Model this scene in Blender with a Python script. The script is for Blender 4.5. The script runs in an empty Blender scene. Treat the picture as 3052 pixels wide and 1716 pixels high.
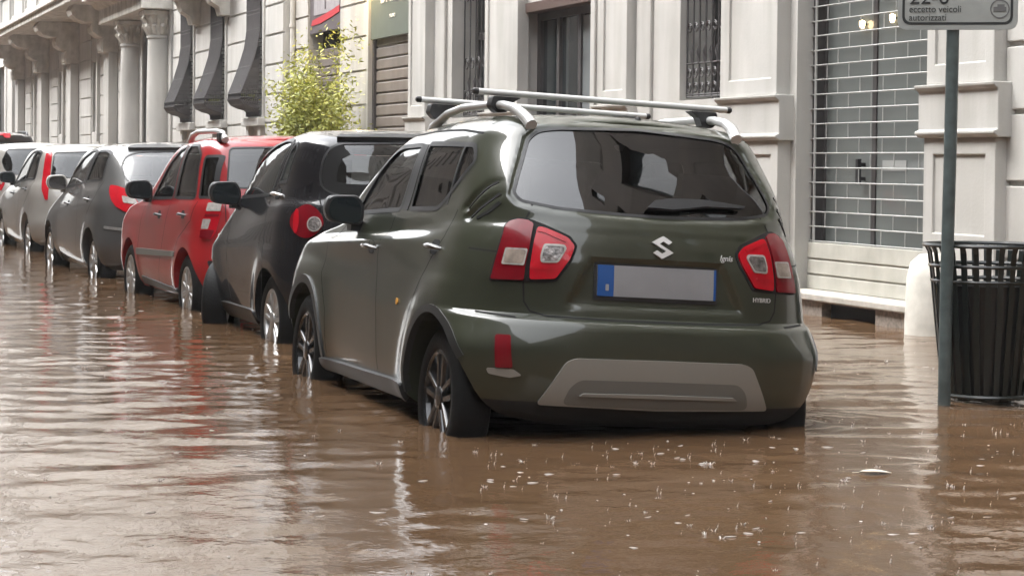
import bpy, bmesh, math, random
import numpy as np
from mathutils import Vector, Matrix, geometry
from mathutils.bvhtree import BVHTree
R = math.radians
S = bpy.context.scene
COL = S.collection
random.seed(7)
rng = np.random.default_rng(7)

# ------------------------------------------------------------------ camera
yaw, pitch, roll = R(18.9), R(1.62), R(0.6)
fwd = Vector((math.sin(yaw) * math.cos(pitch), math.cos(yaw) * math.cos(pitch), -math.sin(pitch)))
r0 = Vector((math.cos(yaw), -math.sin(yaw), 0)); u0 = r0.cross(fwd)
rgt = r0 * math.cos(roll) + u0 * math.sin(roll)
upv = -r0 * math.sin(roll) + u0 * math.cos(roll)
cd = bpy.data.cameras.new('camera'); cam = bpy.data.objects.new('camera', cd); COL.objects.link(cam)
cam.matrix_world = Matrix(((rgt.x, upv.x, -fwd.x, 0), (rgt.y, upv.y, -fwd.y, 0), (rgt.z, upv.z, -fwd.z, 1.15), (0, 0, 0, 1)))
cd.sensor_width = 36; cd.lens = 36 * 6500 / 3052; cd.shift_y = -184.2 / 3052
cd.clip_start = 0.1; cd.clip_end = 2000
S.camera = cam
# ------------------------------------------------------------------ sky, sun, exposure
W = bpy.data.worlds.new('World'); S.world = W; W.use_nodes = True
nt = W.node_tree; nt.nodes.clear()
sky = nt.nodes.new('ShaderNodeTexSky'); sky.sky_type = 'NISHITA'; sky.sun_disc = False
sky.sun_elevation = R(48); sky.sun_rotation = R(-70); sky.dust_density = 4.0; sky.air_density = 1.2
hs = nt.nodes.new('ShaderNodeHueSaturation'); hs.inputs['Saturation'].default_value = 0.13
bg = nt.nodes.new('ShaderNodeBackground'); bg.inputs['Strength'].default_value = 0.15
wo = nt.nodes.new('ShaderNodeOutputWorld')
# overcast: brighter towards the zenith
tcw = nt.nodes.new('ShaderNodeTexCoord'); sx = nt.nodes.new('ShaderNodeSeparateXYZ'); nt.links.new(tcw.outputs['Generated'], sx.inputs[0])
mr = nt.nodes.new('ShaderNodeMapRange'); mr.inputs[1].default_value = 0; mr.inputs[2].default_value = 1; mr.inputs[3].default_value = 1.0; mr.inputs[4].default_value = 2.8; nt.links.new(sx.outputs[2], mr.inputs[0])
mm = nt.nodes.new('ShaderNodeMix'); mm.data_type = 'RGBA'; mm.blend_type = 'MULTIPLY'; mm.inputs[0].default_value = 1
nt.links.new(sky.outputs[0], hs.inputs['Color']); nt.links.new(hs.outputs[0], mm.inputs[6]); nt.links.new(mr.outputs[0], mm.inputs[7])
nt.links.new(mm.outputs[2], bg.inputs['Color']); nt.links.new(bg.outputs[0], wo.inputs[0])
sd = bpy.data.lights.new('sun', 'SUN'); sd.energy = 0.5; sd.angle = R(60); sd.color = (1, 0.97, 0.93)
sun = bpy.data.objects.new('sun', sd); COL.objects.link(sun)
el, az = R(48), R(-70)                                   # azimuth from +Y towards +X
sv = Vector((math.sin(az) * math.cos(el), math.cos(az) * math.cos(el), math.sin(el)))
sun.rotation_euler = sv.to_track_quat('Z', 'Y').to_euler()
S.view_settings.view_transform = 'Standard'; S.view_settings.look = 'None'
S.view_settings.exposure = 1.80; S.view_settings.gamma = 1.0
S.render.engine = 'CYCLES'

# ------------------------------------------------------------------ materials
def mat(name, col, rough=0.5, metal=0.0, coat=0.0, var=0.0, vscale=6.0, bump=0.0, bscale=40.0, spec=0.5,
        streak=0.0, damp=0.0, emit=None, inside=None, ior=1.5):
    m = bpy.data.materials.new(name); m.use_nodes = True
    n = m.node_tree; p = n.nodes['Principled BSDF']; L = n.links.new
    p.inputs['Base Color'].default_value = (*col, 1); p.inputs['Roughness'].default_value = rough
    p.inputs['Metallic'].default_value = metal; p.inputs['Coat Weight'].default_value = coat
    p.inputs['Coat Roughness'].default_value = 0.04; p.inputs['Specular IOR Level'].default_value = spec
    p.inputs['IOR'].default_value = ior
    tc = n.nodes.new('ShaderNodeTexCoord'); src = None
    def noise(scale, vec=None, detail=4):
        t = n.nodes.new('ShaderNodeTexNoise'); t.inputs['Scale'].default_value = scale; t.inputs['Detail'].default_value = detail
        L(vec or tc.outputs['Object'], t.inputs['Vector']); return t.outputs[0]
    if var:
        rp = n.nodes.new('ShaderNodeValToRGB'); L(noise(vscale), rp.inputs[0])
        rp.color_ramp.elements[0].position = 0.3; rp.color_ramp.elements[1].position = 0.7
        rp.color_ramp.elements[0].color = (*[c * (1 - var) for c in col], 1); rp.color_ramp.elements[1].color = (*[min(1, c * (1 + var * .6)) for c in col], 1)
        src = rp.outputs[0]
    if streak:
        mp = n.nodes.new('ShaderNodeMapping'); mp.inputs['Scale'].default_value = (2.6, 2.6, 0.3); L(tc.outputs['Object'], mp.inputs[0])
        t = noise(1.6, mp.outputs[0], 6); r2 = n.nodes.new('ShaderNodeValToRGB'); L(t, r2.inputs[0])
        r2.color_ramp.elements[0].position = 0.42; r2.color_ramp.elements[1].position = 0.62
        r2.color_ramp.elements[0].color = (1, 1, 1, 1); r2.color_ramp.elements[1].color = (1 - streak, 1 - streak * 1.05, 1 - streak * 1.15, 1)
        mx = n.nodes.new('ShaderNodeMix'); mx.data_type = 'RGBA'; mx.blend_type = 'MULTIPLY'; mx.inputs[0].default_value = 1
        if src: L(src, mx.inputs[6])
        else: mx.inputs[6].default_value = (*col, 1)
        L(r2.outputs[0], mx.inputs[7]); src = mx.outputs[2]
    if damp:                                                  # wet, dirty tide band just above the flood
        sp_ = n.nodes.new('ShaderNodeSeparateXYZ'); L(tc.outputs['Object'], sp_.inputs[0]); ad = n.nodes.new('ShaderNodeMath'); ad.operation = 'MULTIPLY_ADD'
        L(noise(2.2, None, 6), ad.inputs[0]); ad.inputs[1].default_value = -.55; L(sp_.outputs[2], ad.inputs[2])
        m2 = n.nodes.new('ShaderNodeMapRange'); L(ad.outputs[0], m2.inputs[0]); m2.inputs[1].default_value = -.22; m2.inputs[2].default_value = .16; m2.inputs[3].default_value = 1 - damp; m2.inputs[4].default_value = 1
        mx = n.nodes.new('ShaderNodeMix'); mx.data_type = 'RGBA'; mx.blend_type = 'MULTIPLY'; mx.inputs[0].default_value = 1
        L(src, mx.inputs[6]); L(m2.outputs[0], mx.inputs[7]); src = mx.outputs[2]
    if inside:
        g = n.nodes.new('ShaderNodeNewGeometry'); mx = n.nodes.new('ShaderNodeMix'); mx.data_type = 'RGBA'
        L(g.outputs['Backfacing'], mx.inputs[0])
        if src: L(src, mx.inputs[6])
        else: mx.inputs[6].default_value = (*col, 1)
        mx.inputs[7].default_value = (*inside, 1); src = mx.outputs[2]
    if src: L(src, p.inputs['Base Color'])
    if bump:
        b = n.nodes.new('ShaderNodeBump'); b.inputs['Strength'].default_value = bump; b.inputs['Distance'].default_value = 0.01
        L(noise(bscale), b.inputs['Height']); L(b.outputs[0], p.inputs['Normal'])
    if emit:
        p.inputs['Emission Color'].default_value = (*emit[:3], 1); p.inputs['Emission Strength'].default_value = emit[3]
    return m

def glass(name, tint, dark):
    """thin car glass: tinted see-through plus mirror reflection that grows at grazing angles"""
    m = bpy.data.materials.new(name); m.use_nodes = True; n = m.node_tree; n.nodes.clear(); L = n.links.new
    o = n.nodes.new('ShaderNodeOutputMaterial'); tr = n.nodes.new('ShaderNodeBsdfTransparent'); gl = n.nodes.new('ShaderNodeBsdfGlossy')
    tr.inputs[0].default_value = (*[t * dark for t in tint], 1); gl.inputs['Roughness'].default_value = 0.015
    gl.inputs['Color'].default_value = (1, 1, 1, 1)
    fr = n.nodes.new('ShaderNodeFresnel'); fr.inputs[0].default_value = 1.85
    mx = n.nodes.new('ShaderNodeMixShader'); L(fr.outputs[0], mx.inputs[0]); L(tr.outputs[0], mx.inputs[1]); L(gl.outputs[0], mx.inputs[2]); L(mx.outputs[0], o.inputs[0])
    return m

M = {}
def paint(name, col, metal=0.35, rough=0.34):
    return mat(name, col, rough=rough, metal=metal, coat=1.0, spec=0.25, var=0.10, vscale=3.0, bump=0.02, bscale=260, inside=(0.03, 0.03, 0.03))
M['olive'] = paint('olive_green_paint', (0.033, 0.037, 0.0235), 0.0, 0.28)
M['black_paint'] = paint('black_paint', (0.010, 0.010, 0.012), 0.0, 0.25)
M['red_paint'] = paint('red_paint', (0.34, 0.011, 0.014), 0.0, 0.35)
M['grey_paint'] = paint('grey_paint', (0.085, 0.085, 0.083), .25, .32)
M['silver_paint'] = paint('silver_paint', (0.37, 0.35, 0.32), 0.35)
M['cream_paint'] = paint('cream_paint', (0.42, 0.40, 0.37), 0.2)
M['charcoal_paint'] = paint('charcoal_paint', (0.035, 0.03, 0.032), 0.2)
M['black_plastic'] = mat('black_plastic', (0.02, 0.02, 0.021), 0.42, bump=0.05, bscale=200)
M['clad'] = mat('grey_black_cladding', (0.022, 0.022, 0.021), 0.4, bump=0.05, bscale=200)
M['dark'] = mat('dark_underbody', (0.008, 0.008, 0.008), 0.8)
M['gap'] = mat('panel_gap', (0.006, 0.006, 0.006), 0.9)
M['tyre'] = mat('tyre_rubber', (0.009, 0.009, 0.009), 0.6, bump=0.2, bscale=60, spec=.15)
M['rim_black'] = mat('black_rim', (0.025, 0.026, 0.028), 0.22, metal=0.4, coat=0.8)
M['rim_silver'] = mat('silver_rim', (0.55, 0.55, 0.54), 0.3, metal=0.75, var=0.15, vscale=20)
M['alu'] = mat('brushed_aluminium', (0.62, 0.62, 0.61), 0.35, metal=0.35, coat=.4)
M['chrome'] = mat('chrome', (0.85, 0.85, 0.85), 0.08, metal=1.0)
M['emblem'] = mat('bright_emblem', (0.72, 0.72, 0.71), 0.25, metal=0.3, coat=.6)
M['skid'] = mat('silver_grey_trim', (0.27, 0.26, 0.235), 0.45, metal=0.3)
M['skid_in'] = mat('grey_trim', (0.15, 0.145, 0.13), 0.5, metal=0.2)
M['red_lens'] = mat('red_lens', (0.46, 0.003, 0.013), 0.2, coat=0.35, var=0.15, vscale=14, spec=.3)
M['dark_red_lens'] = mat('dark_red_lens', (0.17, 0.002, 0.008), 0.2, coat=0.35, var=0.2, vscale=12, spec=.3)
M['clear_lens'] = mat('clear_lens', (0.40, 0.38, 0.35), 0.2, coat=0.5, var=0.3, vscale=40)
M['lamp_bowl'] = mat('lamp_reflector', (0.22, 0.20, 0.19), 0.25, metal=.4, coat=.6, var=0.75, vscale=34, bump=.6, bscale=70)
M['amber_lens'] = mat('amber_lens', (0.30, 0.25, 0.21), 0.2, coat=.5, var=0.4, vscale=25)
M['plate'] = mat('number_plate', (0.26, 0.26, 0.27), 0.4, var=0.12, vscale=5)
M['plate_blue'] = mat('plate_blue', (0.012, 0.075, 0.27), 0.35)
M['glass'] = glass('car_glass', (0.86, 0.9, 0.88), 0.80)
M['glass_dark'] = glass('privacy_glass', (0.42, 0.36, 0.34), 0.55)
M['glass_rear'] = glass('rear_glass', (0.5, 0.5, 0.5), 0.10)
M['seat'] = mat('seat_fabric', (0.035, 0.033, 0.033), 0.9)
M['orange'] = mat('leaf_orange', (0.55, 0.26, 0.03), 0.6)
M['stucco'] = mat('cream_stucco', (0.45, 0.44, 0.415), 0.85, var=0.14, vscale=1.3, bump=0.14, bscale=45, streak=0.13, damp=.45)
M['stucco2'] = mat('warm_stucco', (0.45, 0.43, 0.395), 0.85, var=0.14, vscale=1.0, bump=0.12, bscale=30, streak=0.15, damp=.45)
M['stucco3'] = mat('pale_stucco', (0.48, 0.47, 0.445), 0.85, var=0.14, vscale=0.8, bump=0.1, bscale=30, streak=0.13, damp=.4)
M['ochre'] = mat('brown_stucco', (0.085, 0.068, 0.055), 0.9, var=0.2, vscale=0.7, streak=0.2)
M['stone'] = mat('carved_stone', (0.62, 0.60, 0.555), 0.85, var=0.22, vscale=5, bump=0.3, bscale=25, streak=0.2)
M['plinth'] = mat('granite_plinth', (0.26, 0.22, 0.185), 0.6, var=0.4, vscale=28, bump=0.2, bscale=60)
M['sill_stone'] = mat('stone_sill', (0.45, 0.42, 0.37), 0.6, var=0.2, vscale=9, bump=0.1)
M['iron'] = mat('black_iron', (0.02, 0.02, 0.022), 0.5)
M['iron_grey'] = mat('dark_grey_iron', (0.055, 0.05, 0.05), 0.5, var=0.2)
M['galv'] = mat('galvanised_steel', (0.40, 0.40, 0.385), 0.4, metal=0.3, var=0.12, vscale=10)
M['slat'] = mat('painted_shutter_slats', (0.46, 0.45, 0.40), 0.5, var=0.12, vscale=6, streak=0.12)
M['shutter'] = mat('brown_roller_shutter', (0.17, 0.145, 0.13), 0.55, var=0.12, vscale=5, streak=0.12)
M['window_glass'] = mat('window_glass', (0.015, 0.02, 0.022), 0.05, coat=1.0)
M['shop_glass'] = glass('shop_glass', (0.8, 0.86, 0.86), 0.85)
M['blind'] = mat('frosted_pane', (0.135, 0.148, 0.142), 0.3, coat=0.5, var=0.15, vscale=1.2)
M['blind2'] = mat('door_notice', (0.30, 0.31, 0.30), 0.5)
M['room'] = mat('shop_interior', (0.16, 0.17, 0.165), 0.8, var=0.3, vscale=1.2)
M['room_dark'] = mat('shop_interior_dark', (0.06, 0.06, 0.06), 0.8, var=0.3, vscale=2)
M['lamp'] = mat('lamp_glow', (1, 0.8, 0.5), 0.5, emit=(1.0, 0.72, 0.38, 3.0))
M['sign_green'] = mat('grey_green_sign', (0.105, 0.125, 0.105), 0.5, var=0.08)
M['letter'] = mat('sign_letters', (0.75, 0.72, 0.64), 0.4)
M['white_plastic'] = mat('white_frame', (0.66, 0.65, 0.62), 0.5)
M['banner_dark'] = mat('banner_dark', (0.09, 0.075, 0.08), 0.6)
M['banner_grey'] = mat('banner_grey', (0.30, 0.28, 0.29), 0.6, var=0.15, vscale=8)
M['banner_red'] = mat('banner_red', (0.42, 0.03, 0.04), 0.6)
M['pole'] = mat('grey_green_pole', (0.10, 0.125, 0.125), 0.4, metal=0.2, var=0.3, vscale=14, streak=0.2)
M['sign_grey'] = mat('road_sign_face', (0.31, 0.325, 0.31), 0.45, var=0.08, vscale=12)
M['sign_black'] = mat('road_sign_print', (0.02, 0.022, 0.022), 0.5)
M['bin'] = mat('dark_green_bin', (0.006, 0.010, 0.009), 0.38, coat=0.15)
M['bag'] = mat('bin_liner', (0.012, 0.012, 0.012), 0.35)
M['concrete'] = mat('white_guard_stone', (0.62, 0.60, 0.54), 0.8, var=0.15, vscale=9, bump=0.1, streak=0.15)
M['leaf'] = mat('yellow_green_leaf', (0.38, 0.39, 0.08), 0.5, var=0.35, vscale=3)
M['leaf_dark'] = mat('green_leaf', (0.28, 0.31, 0.06), 0.5, var=0.3, vscale=3)
M['cane'] = mat('bamboo_cane', (0.25, 0.22, 0.08), 0.5)
M['pot'] = mat('planter', (0.12, 0.11, 0.10), 0.6)
M['asphalt'] = mat('asphalt', (0.05, 0.048, 0.045), 0.9, var=0.2)
M['spray'] = mat('water_spray', (0.47, 0.44, 0.41), 0.15, spec=0.8)
M['red_door'] = mat('dark_door', (0.09, 0.06, 0.05), 0.5)

# ------------------------------------------------------------------ mesh helpers
def obj(name, bm, m, parent=None, smooth=None, bevel=0):
    me = bpy.data.meshes.new(name)
    if isinstance(bm, tuple): me.from_pydata(bm[0], [], bm[1])
    else: bm.to_mesh(me); bm.free()
    for k in (m if isinstance(m, (list, tuple)) else [m]): me.materials.append(k)
    if smooth is not None:
        me.polygons.foreach_set('use_smooth', [True] * len(me.polygons)); me.set_sharp_from_angle(angle=R(smooth))
    o = bpy.data.objects.new(name, me); COL.objects.link(o)
    if parent: o.parent = parent
    if bevel:
        b = o.modifiers.new('bevel', 'BEVEL'); b.width = bevel; b.segments = 2; b.limit_method = 'ANGLE'; b.angle_limit = R(40)
    return o
def thing(name, label, cat, loc=(0, 0, 0), group=None):
    o = bpy.data.objects.new(name, None); COL.objects.link(o); o.location = loc; o.empty_display_size = 0.1
    o['label'] = label; o['category'] = cat
    if group: o['group'] = group
    return o
def tag(o, label, cat, group=None):
    o['label'] = label; o['category'] = cat
    if group: o['group'] = group
    return o
def structure(o): o['kind'] = 'structure'; return o
def box(bm, x0, x1, y0, y1, z0, z1):
    v = [bm.verts.new((x, y, z)) for x in (x0, x1) for y in (y0, y1) for z in (z0, z1)]
    for f in ((0, 1, 3, 2), (4, 6, 7, 5), (0, 4, 5, 1), (2, 3, 7, 6), (0, 2, 6, 4), (1, 5, 7, 3)): bm.faces.new([v[i] for i in f])
    return v
def B(*boxes):
    bm = bmesh.new()
    for b in boxes: box(bm, *b)
    bmesh.ops.recalc_face_normals(bm, faces=bm.faces); return bm
def tube(bm, pts, r, seg=8, caps=True, flat=1.0):
    """sweep a circle (radius r or list) along pts; flat scales the vertical radius"""
    pts = [Vector(p) for p in pts]; rings = []
    for i, p in enumerate(pts):
        d = (pts[min(i + 1, len(pts) - 1)] - pts[max(i - 1, 0)]).normalized()
        a = d.cross(Vector((0, 0, 1)))
        if a.length < 1e-4: a = Vector((1, 0, 0))
        a.normalize(); b = a.cross(d)
        rr = r[i] if isinstance(r, (list, tuple)) else r
        rings.append([bm.verts.new(p + a * rr * math.cos(t) + b * rr * flat * math.sin(t)) for t in [2 * math.pi * k / seg for k in range(seg)]])
    for A, Bq in zip(rings, rings[1:]):
        for k in range(seg): bm.faces.new((A[k], A[(k + 1) % seg], Bq[(k + 1) % seg], Bq[k]))
    if caps:
        bm.faces.new(rings[0][::-1]); bm.faces.new(rings[-1])
    return bm
def lathe(bm, prof, axis='z', c=(0, 0, 0), seg=32, sgn=1):
    """prof: list of (r, h)"""
    rings = []
    for r, h in prof:
        ring = []
        for k in range(seg):
            t = 2 * math.pi * k / seg; a, b = r * math.cos(t), r * math.sin(t)
            p = (c[0] + a, c[1] + b, c[2] + h) if axis == 'z' else (c[0] + sgn * h, c[1] + a, c[2] + b)
            ring.append(bm.verts.new(p))
        rings.append(ring)
    for A, Bq in zip(rings, rings[1:]):
        for k in range(seg): bm.faces.new((A[k], A[(k + 1) % seg], Bq[(k + 1) % seg], Bq[k]))
    bmesh.ops.recalc_face_normals(bm, faces=bm.faces)
    return bm
def prism(bm, poly, f0, f1):
    """poly: list of 2-D points; f0/f1 map a 2-D point to the two end faces"""
    a = [bm.verts.new(f0(*p)) for p in poly]; b = [bm.verts.new(f1(*p)) for p in poly]; n = len(poly)
    bm.faces.new(a); bm.faces.new(b[::-1])
    for i in range(n): bm.faces.new((a[i], b[i], b[(i + 1) % n], a[(i + 1) % n]))
    bmesh.ops.recalc_face_normals(bm, faces=bm.faces); return bm
def text(name, s, size, m, parent, mtx, ext=0.002, align='LEFT', font_scale=(1, 1), shear=0):
    c = bpy.data.curves.new(name, 'FONT'); c.body = s; c.size = size; c.extrude = ext; c.align_x = align; c.shear = shear
    t = bpy.data.objects.new(name, c); COL.objects.link(t)
    dg = bpy.context.evaluated_depsgraph_get(); me = bpy.data.meshes.new_from_object(t.evaluated_get(dg))
    bpy.data.objects.remove(t); me.materials.clear(); me.materials.append(m)
    me.transform(Matrix.Diagonal((font_scale[0], font_scale[1], 1, 1))); me.transform(mtx)
    o = bpy.data.objects.new(name, me); COL.objects.link(o); o.parent = parent; return o
def fillet(poly, r, n=4):
    """round the corners of a 2-D polygon; r is a number or one per corner"""
    out = []; N = len(poly)
    for i in range(N):
        p = np.array(poly[i], float); a = np.array(poly[i - 1], float); b = np.array(poly[(i + 1) % N], float)
        ri = r[i] if isinstance(r, (list, tuple)) else r
        da, db = a - p, b - p; la, lb = np.linalg.norm(da), np.linalg.norm(db); q = min(ri, la * .45, lb * .45)
        if q < 1e-4: out.append(tuple(p)); continue
        s, e = p + da / la * q, p + db / lb * q
        for k in range(n + 1):
            t = k / n; out.append(tuple((1 - t) ** 2 * s + 2 * t * (1 - t) * p + t * t * e))
    return out
def relief(bm, X, Xb, y0, y1, z0, z1, rec=()):
    """wall slab facing -X with rectangular recesses (ya,yb,za,zb,depth); depth None = hole through to Xb"""
    rec = [tuple(None if v is None else round(float(v), 4) for v in r_) for r_ in rec]; y0, y1, z0, z1 = [round(float(v), 4) for v in (y0, y1, z0, z1)]
    ys = sorted({y0, y1, *[v for r_ in rec for v in r_[:2] if y0 < v < y1]}); zs = sorted({z0, z1, *[v for r_ in rec for v in r_[2:4] if z0 < v < z1]})
    def dep(i, j):
        if i < 0 or j < 0 or i >= len(ys) - 1 or j >= len(zs) - 1: return None
        y, z = (ys[i] + ys[i + 1]) / 2, (zs[j] + zs[j + 1]) / 2; d = 0.0
        for a, b, c, e, f in rec:
            if a < y < b and c < z < e: d = f
        return d
    vc = {}
    def V(x, y, z):
        k = (round(x, 5), round(y, 5), round(z, 5))
        if k not in vc: vc[k] = bm.verts.new(k)
        return vc[k]
    xx = lambda d: Xb if d is None else X + d
    for i in range(len(ys) - 1):
        for j in range(len(zs) - 1):
            d = dep(i, j); a, b, c, e = ys[i], ys[i + 1], zs[j], zs[j + 1]
            if d is not None: bm.faces.new((V(X + d, a, c), V(X + d, a, e), V(X + d, b, e), V(X + d, b, c)))
    for i in range(len(ys)):
        for j in range(len(zs) - 1):
            p, q = xx(dep(i - 1, j)), xx(dep(i, j))
            if p != q: bm.faces.new((V(p, ys[i], zs[j]), V(q, ys[i], zs[j]), V(q, ys[i], zs[j + 1]), V(p, ys[i], zs[j + 1])))
    for j in range(len(zs)):
        for i in range(len(ys) - 1):
            p, q = xx(dep(i, j - 1)), xx(dep(i, j))
            if p != q: bm.faces.new((V(p, ys[i], zs[j]), V(q, ys[i], zs[j]), V(q, ys[i + 1], zs[j]), V(p, ys[i + 1], zs[j])))
    bmesh.ops.recalc_face_normals(bm, faces=bm.faces)
    return bm

# ------------------------------------------------------------------ ground and flood water
def rings_field(X, Y):
    """height of the ripples on the flood: wind chop plus expanding rings of rain drops"""
    r = np.random.default_rng(3); Z = np.zeros_like(X)
    for i in range(70):
        lam = .09 * (8 ** r.random()); th = r.normal(math.pi / 2 + .15, .75); a = .00034 * lam ** 1.12 / .3
        k = 2 * math.pi / lam; Z += a * np.sin(k * (X * math.cos(th) + Y * math.sin(th)) + r.random() * 6.28)
    m = .55 + .45 * np.sin(X * .9 + 1.3 * np.sin(Y * .45)) * np.sin(Y * .62 + 1.1 * np.sin(X * .5 + 1))
    Z *= .45 + .75 * m
    xs, ys = X[0], Y[:, 0]
    for i in range(900):
        d = 5.5 + 17 * r.random() ** 1.3; a = r.uniform(-.25, .25); th = yaw + a
        cx, cy = d * math.sin(th), d * math.cos(th); R0 = r.uniform(.02, .16); w = .014; A = .0034 * r.uniform(.4, 1.2) * (1 - R0 * 3)
        i0, i1 = np.searchsorted(xs, [cx - R0 - .06, cx + R0 + .06]); j0, j1 = np.searchsorted(ys, [cy - R0 - .06, cy + R0 + .06])
        if i1 <= i0 or j1 <= j0: continue
        q = np.hypot(X[j0:j1, i0:i1] - cx, Y[j0:j1, i0:i1] - cy) - R0
        Z[j0:j1, i0:i1] += A * np.exp(-(q / w) ** 2) * np.cos(q / w * 2.2)
    for cx, cy, r0, am in ((2.74, 9.0, .12, 1), (2.74, 11.45, .12, 1), (4.3, 8.9, .2, 1), (5.43, 9.34, .03, .8), (5.74, 9.47, .2, 1), (3.07, 13.68, .12, 1)):
        q = np.hypot(X - cx, Y - cy) - r0; Z += np.where(q > -.1, .0016 * am * np.cos(q * 62) * np.exp(-np.abs(q) / .28), 0)
    return Z
def graded(lo, hi, f0, f1, fine, g=1.12):
    a = list(np.arange(f0, f1, fine)); st = fine
    while a[-1] < hi: st = min(st * g, 2.5); a.append(a[-1] + st)
    st = fine; b = []
    x = f0
    while x > lo: st = min(st * g, 2.5); x -= st; b.append(x)
    return np.array(b[::-1] + a)
gx = graded(-7.8, 8.2, .2, 7.6, .024); gy = graded(-30, 118, 5.2, 15.5, .026, 1.02)
GX, GY = np.meshgrid(gx, gy); GZ = rings_field(GX, GY)
nx, ny = len(gx), len(gy)
V = np.c_[GX.ravel(), GY.ravel(), GZ.ravel()]
ii = (np.arange(ny - 1)[:, None] * nx + np.arange(nx - 1)[None]).ravel(); F = np.c_[ii, ii + 1, ii + nx + 1, ii + nx]
me = bpy.data.meshes.new('water'); me.vertices.add(len(V)); me.vertices.foreach_set('co', V.ravel())
me.loops.add(F.size); me.loops.foreach_set('vertex_index', F.ravel().astype(np.int32)); me.polygons.add(len(F))
me.polygons.foreach_set('loop_start', np.arange(0, F.size, 4, dtype=np.int32)); me.polygons.foreach_set('loop_total', np.full(len(F), 4, np.int32))
me.polygons.foreach_set('use_smooth', [True] * len(F)); me.update(); me.validate()
wm = mat('muddy_water', (0.112, 0.0655, 0.035), 0.06, ior=1.333, spec=0.5, var=0.16, vscale=0.35)
n = wm.node_tree; p = n.nodes['Principled BSDF']; tc = n.nodes.new('ShaderNodeTexCoord')
t1 = n.nodes.new('ShaderNodeTexNoise'); t1.inputs['Scale'].default_value = 34; t1.inputs['Detail'].default_value = 3; n.links.new(tc.outputs['Object'], t1.inputs['Vector'])
bp = n.nodes.new('ShaderNodeBump'); bp.inputs['Strength'].default_value = .16; bp.inputs['Distance'].default_value = .006; n.links.new(t1.outputs[0], bp.inputs['Height']); n.links.new(bp.outputs[0], p.inputs['Normal'])
me.materials.append(wm); wo2 = bpy.data.objects.new('water', me); COL.objects.link(wo2); structure(wo2)
bm = bmesh.new(); vs = [bm.verts.new(v) for v in ((-400, -400, -.42), (400, -400, -.42), (400, 400, -.42), (-400, 400, -.42))]; bm.faces.new(vs); structure(obj('ground', bm, M['asphalt']))
structure(obj('road', B((-5.2, 4.75, -40, 120, -.40, -.22)), M['asphalt']))
structure(obj('pavement', B((4.75, 8.2, -40, 120, -.40, -.12)), M['plinth']))

# ------------------------------------------------------------------ nearest building
def yx(y, X): return y * X / 7.75                        # y read at the pilaster plane, carried to depth X
XF, XW, XB = 7.75, 7.87, 8.35
b1 = thing('building', 'cream building with panelled pilasters and a grilled shop front, nearest on the right', 'building', (0, 0, 0), 'buildings along the right side of the street')
up = [(y, y + 1.2, z, z + 2.2, .28) for y in np.arange(10.2, 28, 3.4) for z in (5.4, 9.4, 13.4, 16.8)]
near = []
ops = [(13.60, 15.93, .14, 3.4, None), (17.16 * 1.0155, 18.04 * 1.0155, 1.745, 3.7, None), (20.56, 22.60, .05, 2.88, None), (23.90, 25.30, 1.70, 3.8, None), (26.95, 29.20, .05, 3.9, None)]
bm = relief(bmesh.new(), XW, XB, 8.6, 29.3, -.4, 20, ops + up + near)
obj('wall', bm, M['stucco'], b1)
for y, y2, z, z2, d in up + near:
    g = obj('window', B((XW + .20, XW + .24, y + .06, y2 - .06, z + .06, z2 - .06)), M['window_glass'], b1)
    if z < 9: obj('window_frame', B((XW + .17, XW + .25, y, y + .06, z, z2), (XW + .17, XW + .25, y2 - .06, y2, z, z2), (XW + .16, XW + .25, (y + y2) / 2 - .04, (y + y2) / 2 + .04, z, z2)), M['white_plastic'], g)
# rusticated end bay beside the bin
bm = bmesh.new()
for z0, z1 in ((-.4, .52), (.56, 1.04), (1.075, 1.515), (1.55, 1.965), (2.0, 2.45), (2.485, 2.95), (2.985, 3.5)): relief(bm, XW - .03, XW + .01, 8.6, 12.74, z0, z1)
obj('rusticated_block', bm, M['stucco'], b1, bevel=.008)
def pilaster(y0, y1, parent, ztop=4.3):
    bm = bmesh.new(); w = .085
    relief(bm, XF, XW + .01, y0, y1, 1.735, ztop, [(y0 + .11, y1 - .11, 1.875, ztop - .2, .022)])
    prof = [(XF - .055, 1.735), (XF - .05, 1.715), (XF - .035, 1.70), (XF - .018, 1.69), (XF - .015, 1.675), (XF - .012, 1.42), (XF - .045, 1.41), (XF - .045, 1.39), (XF - .02, 1.375), (XF - .012, 1.365), (XW + .012, 1.365), (XW + .012, 1.735)]
    prism(bm, prof, lambda a, b: (a, y0 - w, b), lambda a, b: (a, y1 + w, b))
    relief(bm, XF + .004, XW + .01, y0 - .03, y1 + .03, .35, 1.365, [(y0 + .10, y1 - .10, .70, 1.25, .02)])
    relief(bm, XF - .03, XW + .01, y0 - .06, y1 + .06, -.4, .35)
    return obj('pilaster', bm, M['stucco'], parent, bevel=.007)
for a, b in ((12.75, 13.64), (16.06, 17.10), (19.33, 20.05), (22.52, 23.67), (26.05, 26.80)): pilaster(a, b, b1)
# plain strip mouldings beside the openings
for y0, y1, pr in ((18.95, 19.30, .035), (25.50, 25.62, .04), (20.42, 20.54, .03)):
    obj('moulding', B((XW - pr, XW + .005, y0, y1, .36, 4.2)), M['stucco'], b1, bevel=.012)
bm = bmesh.new(); prism(bm, [(XF - .28, 4.62), (XF - .28, 4.52), (XF - .14, 4.44), (XF - .10, 4.32), (XF - .03, 4.30), (XF - .03, 4.12), (XW + .01, 4.12), (XW + .01, 4.62)], lambda a, b: (a, 8.62, b), lambda a, b: (a, 29.29, b)); obj('cornice', bm, M['stucco'], b1)
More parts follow.
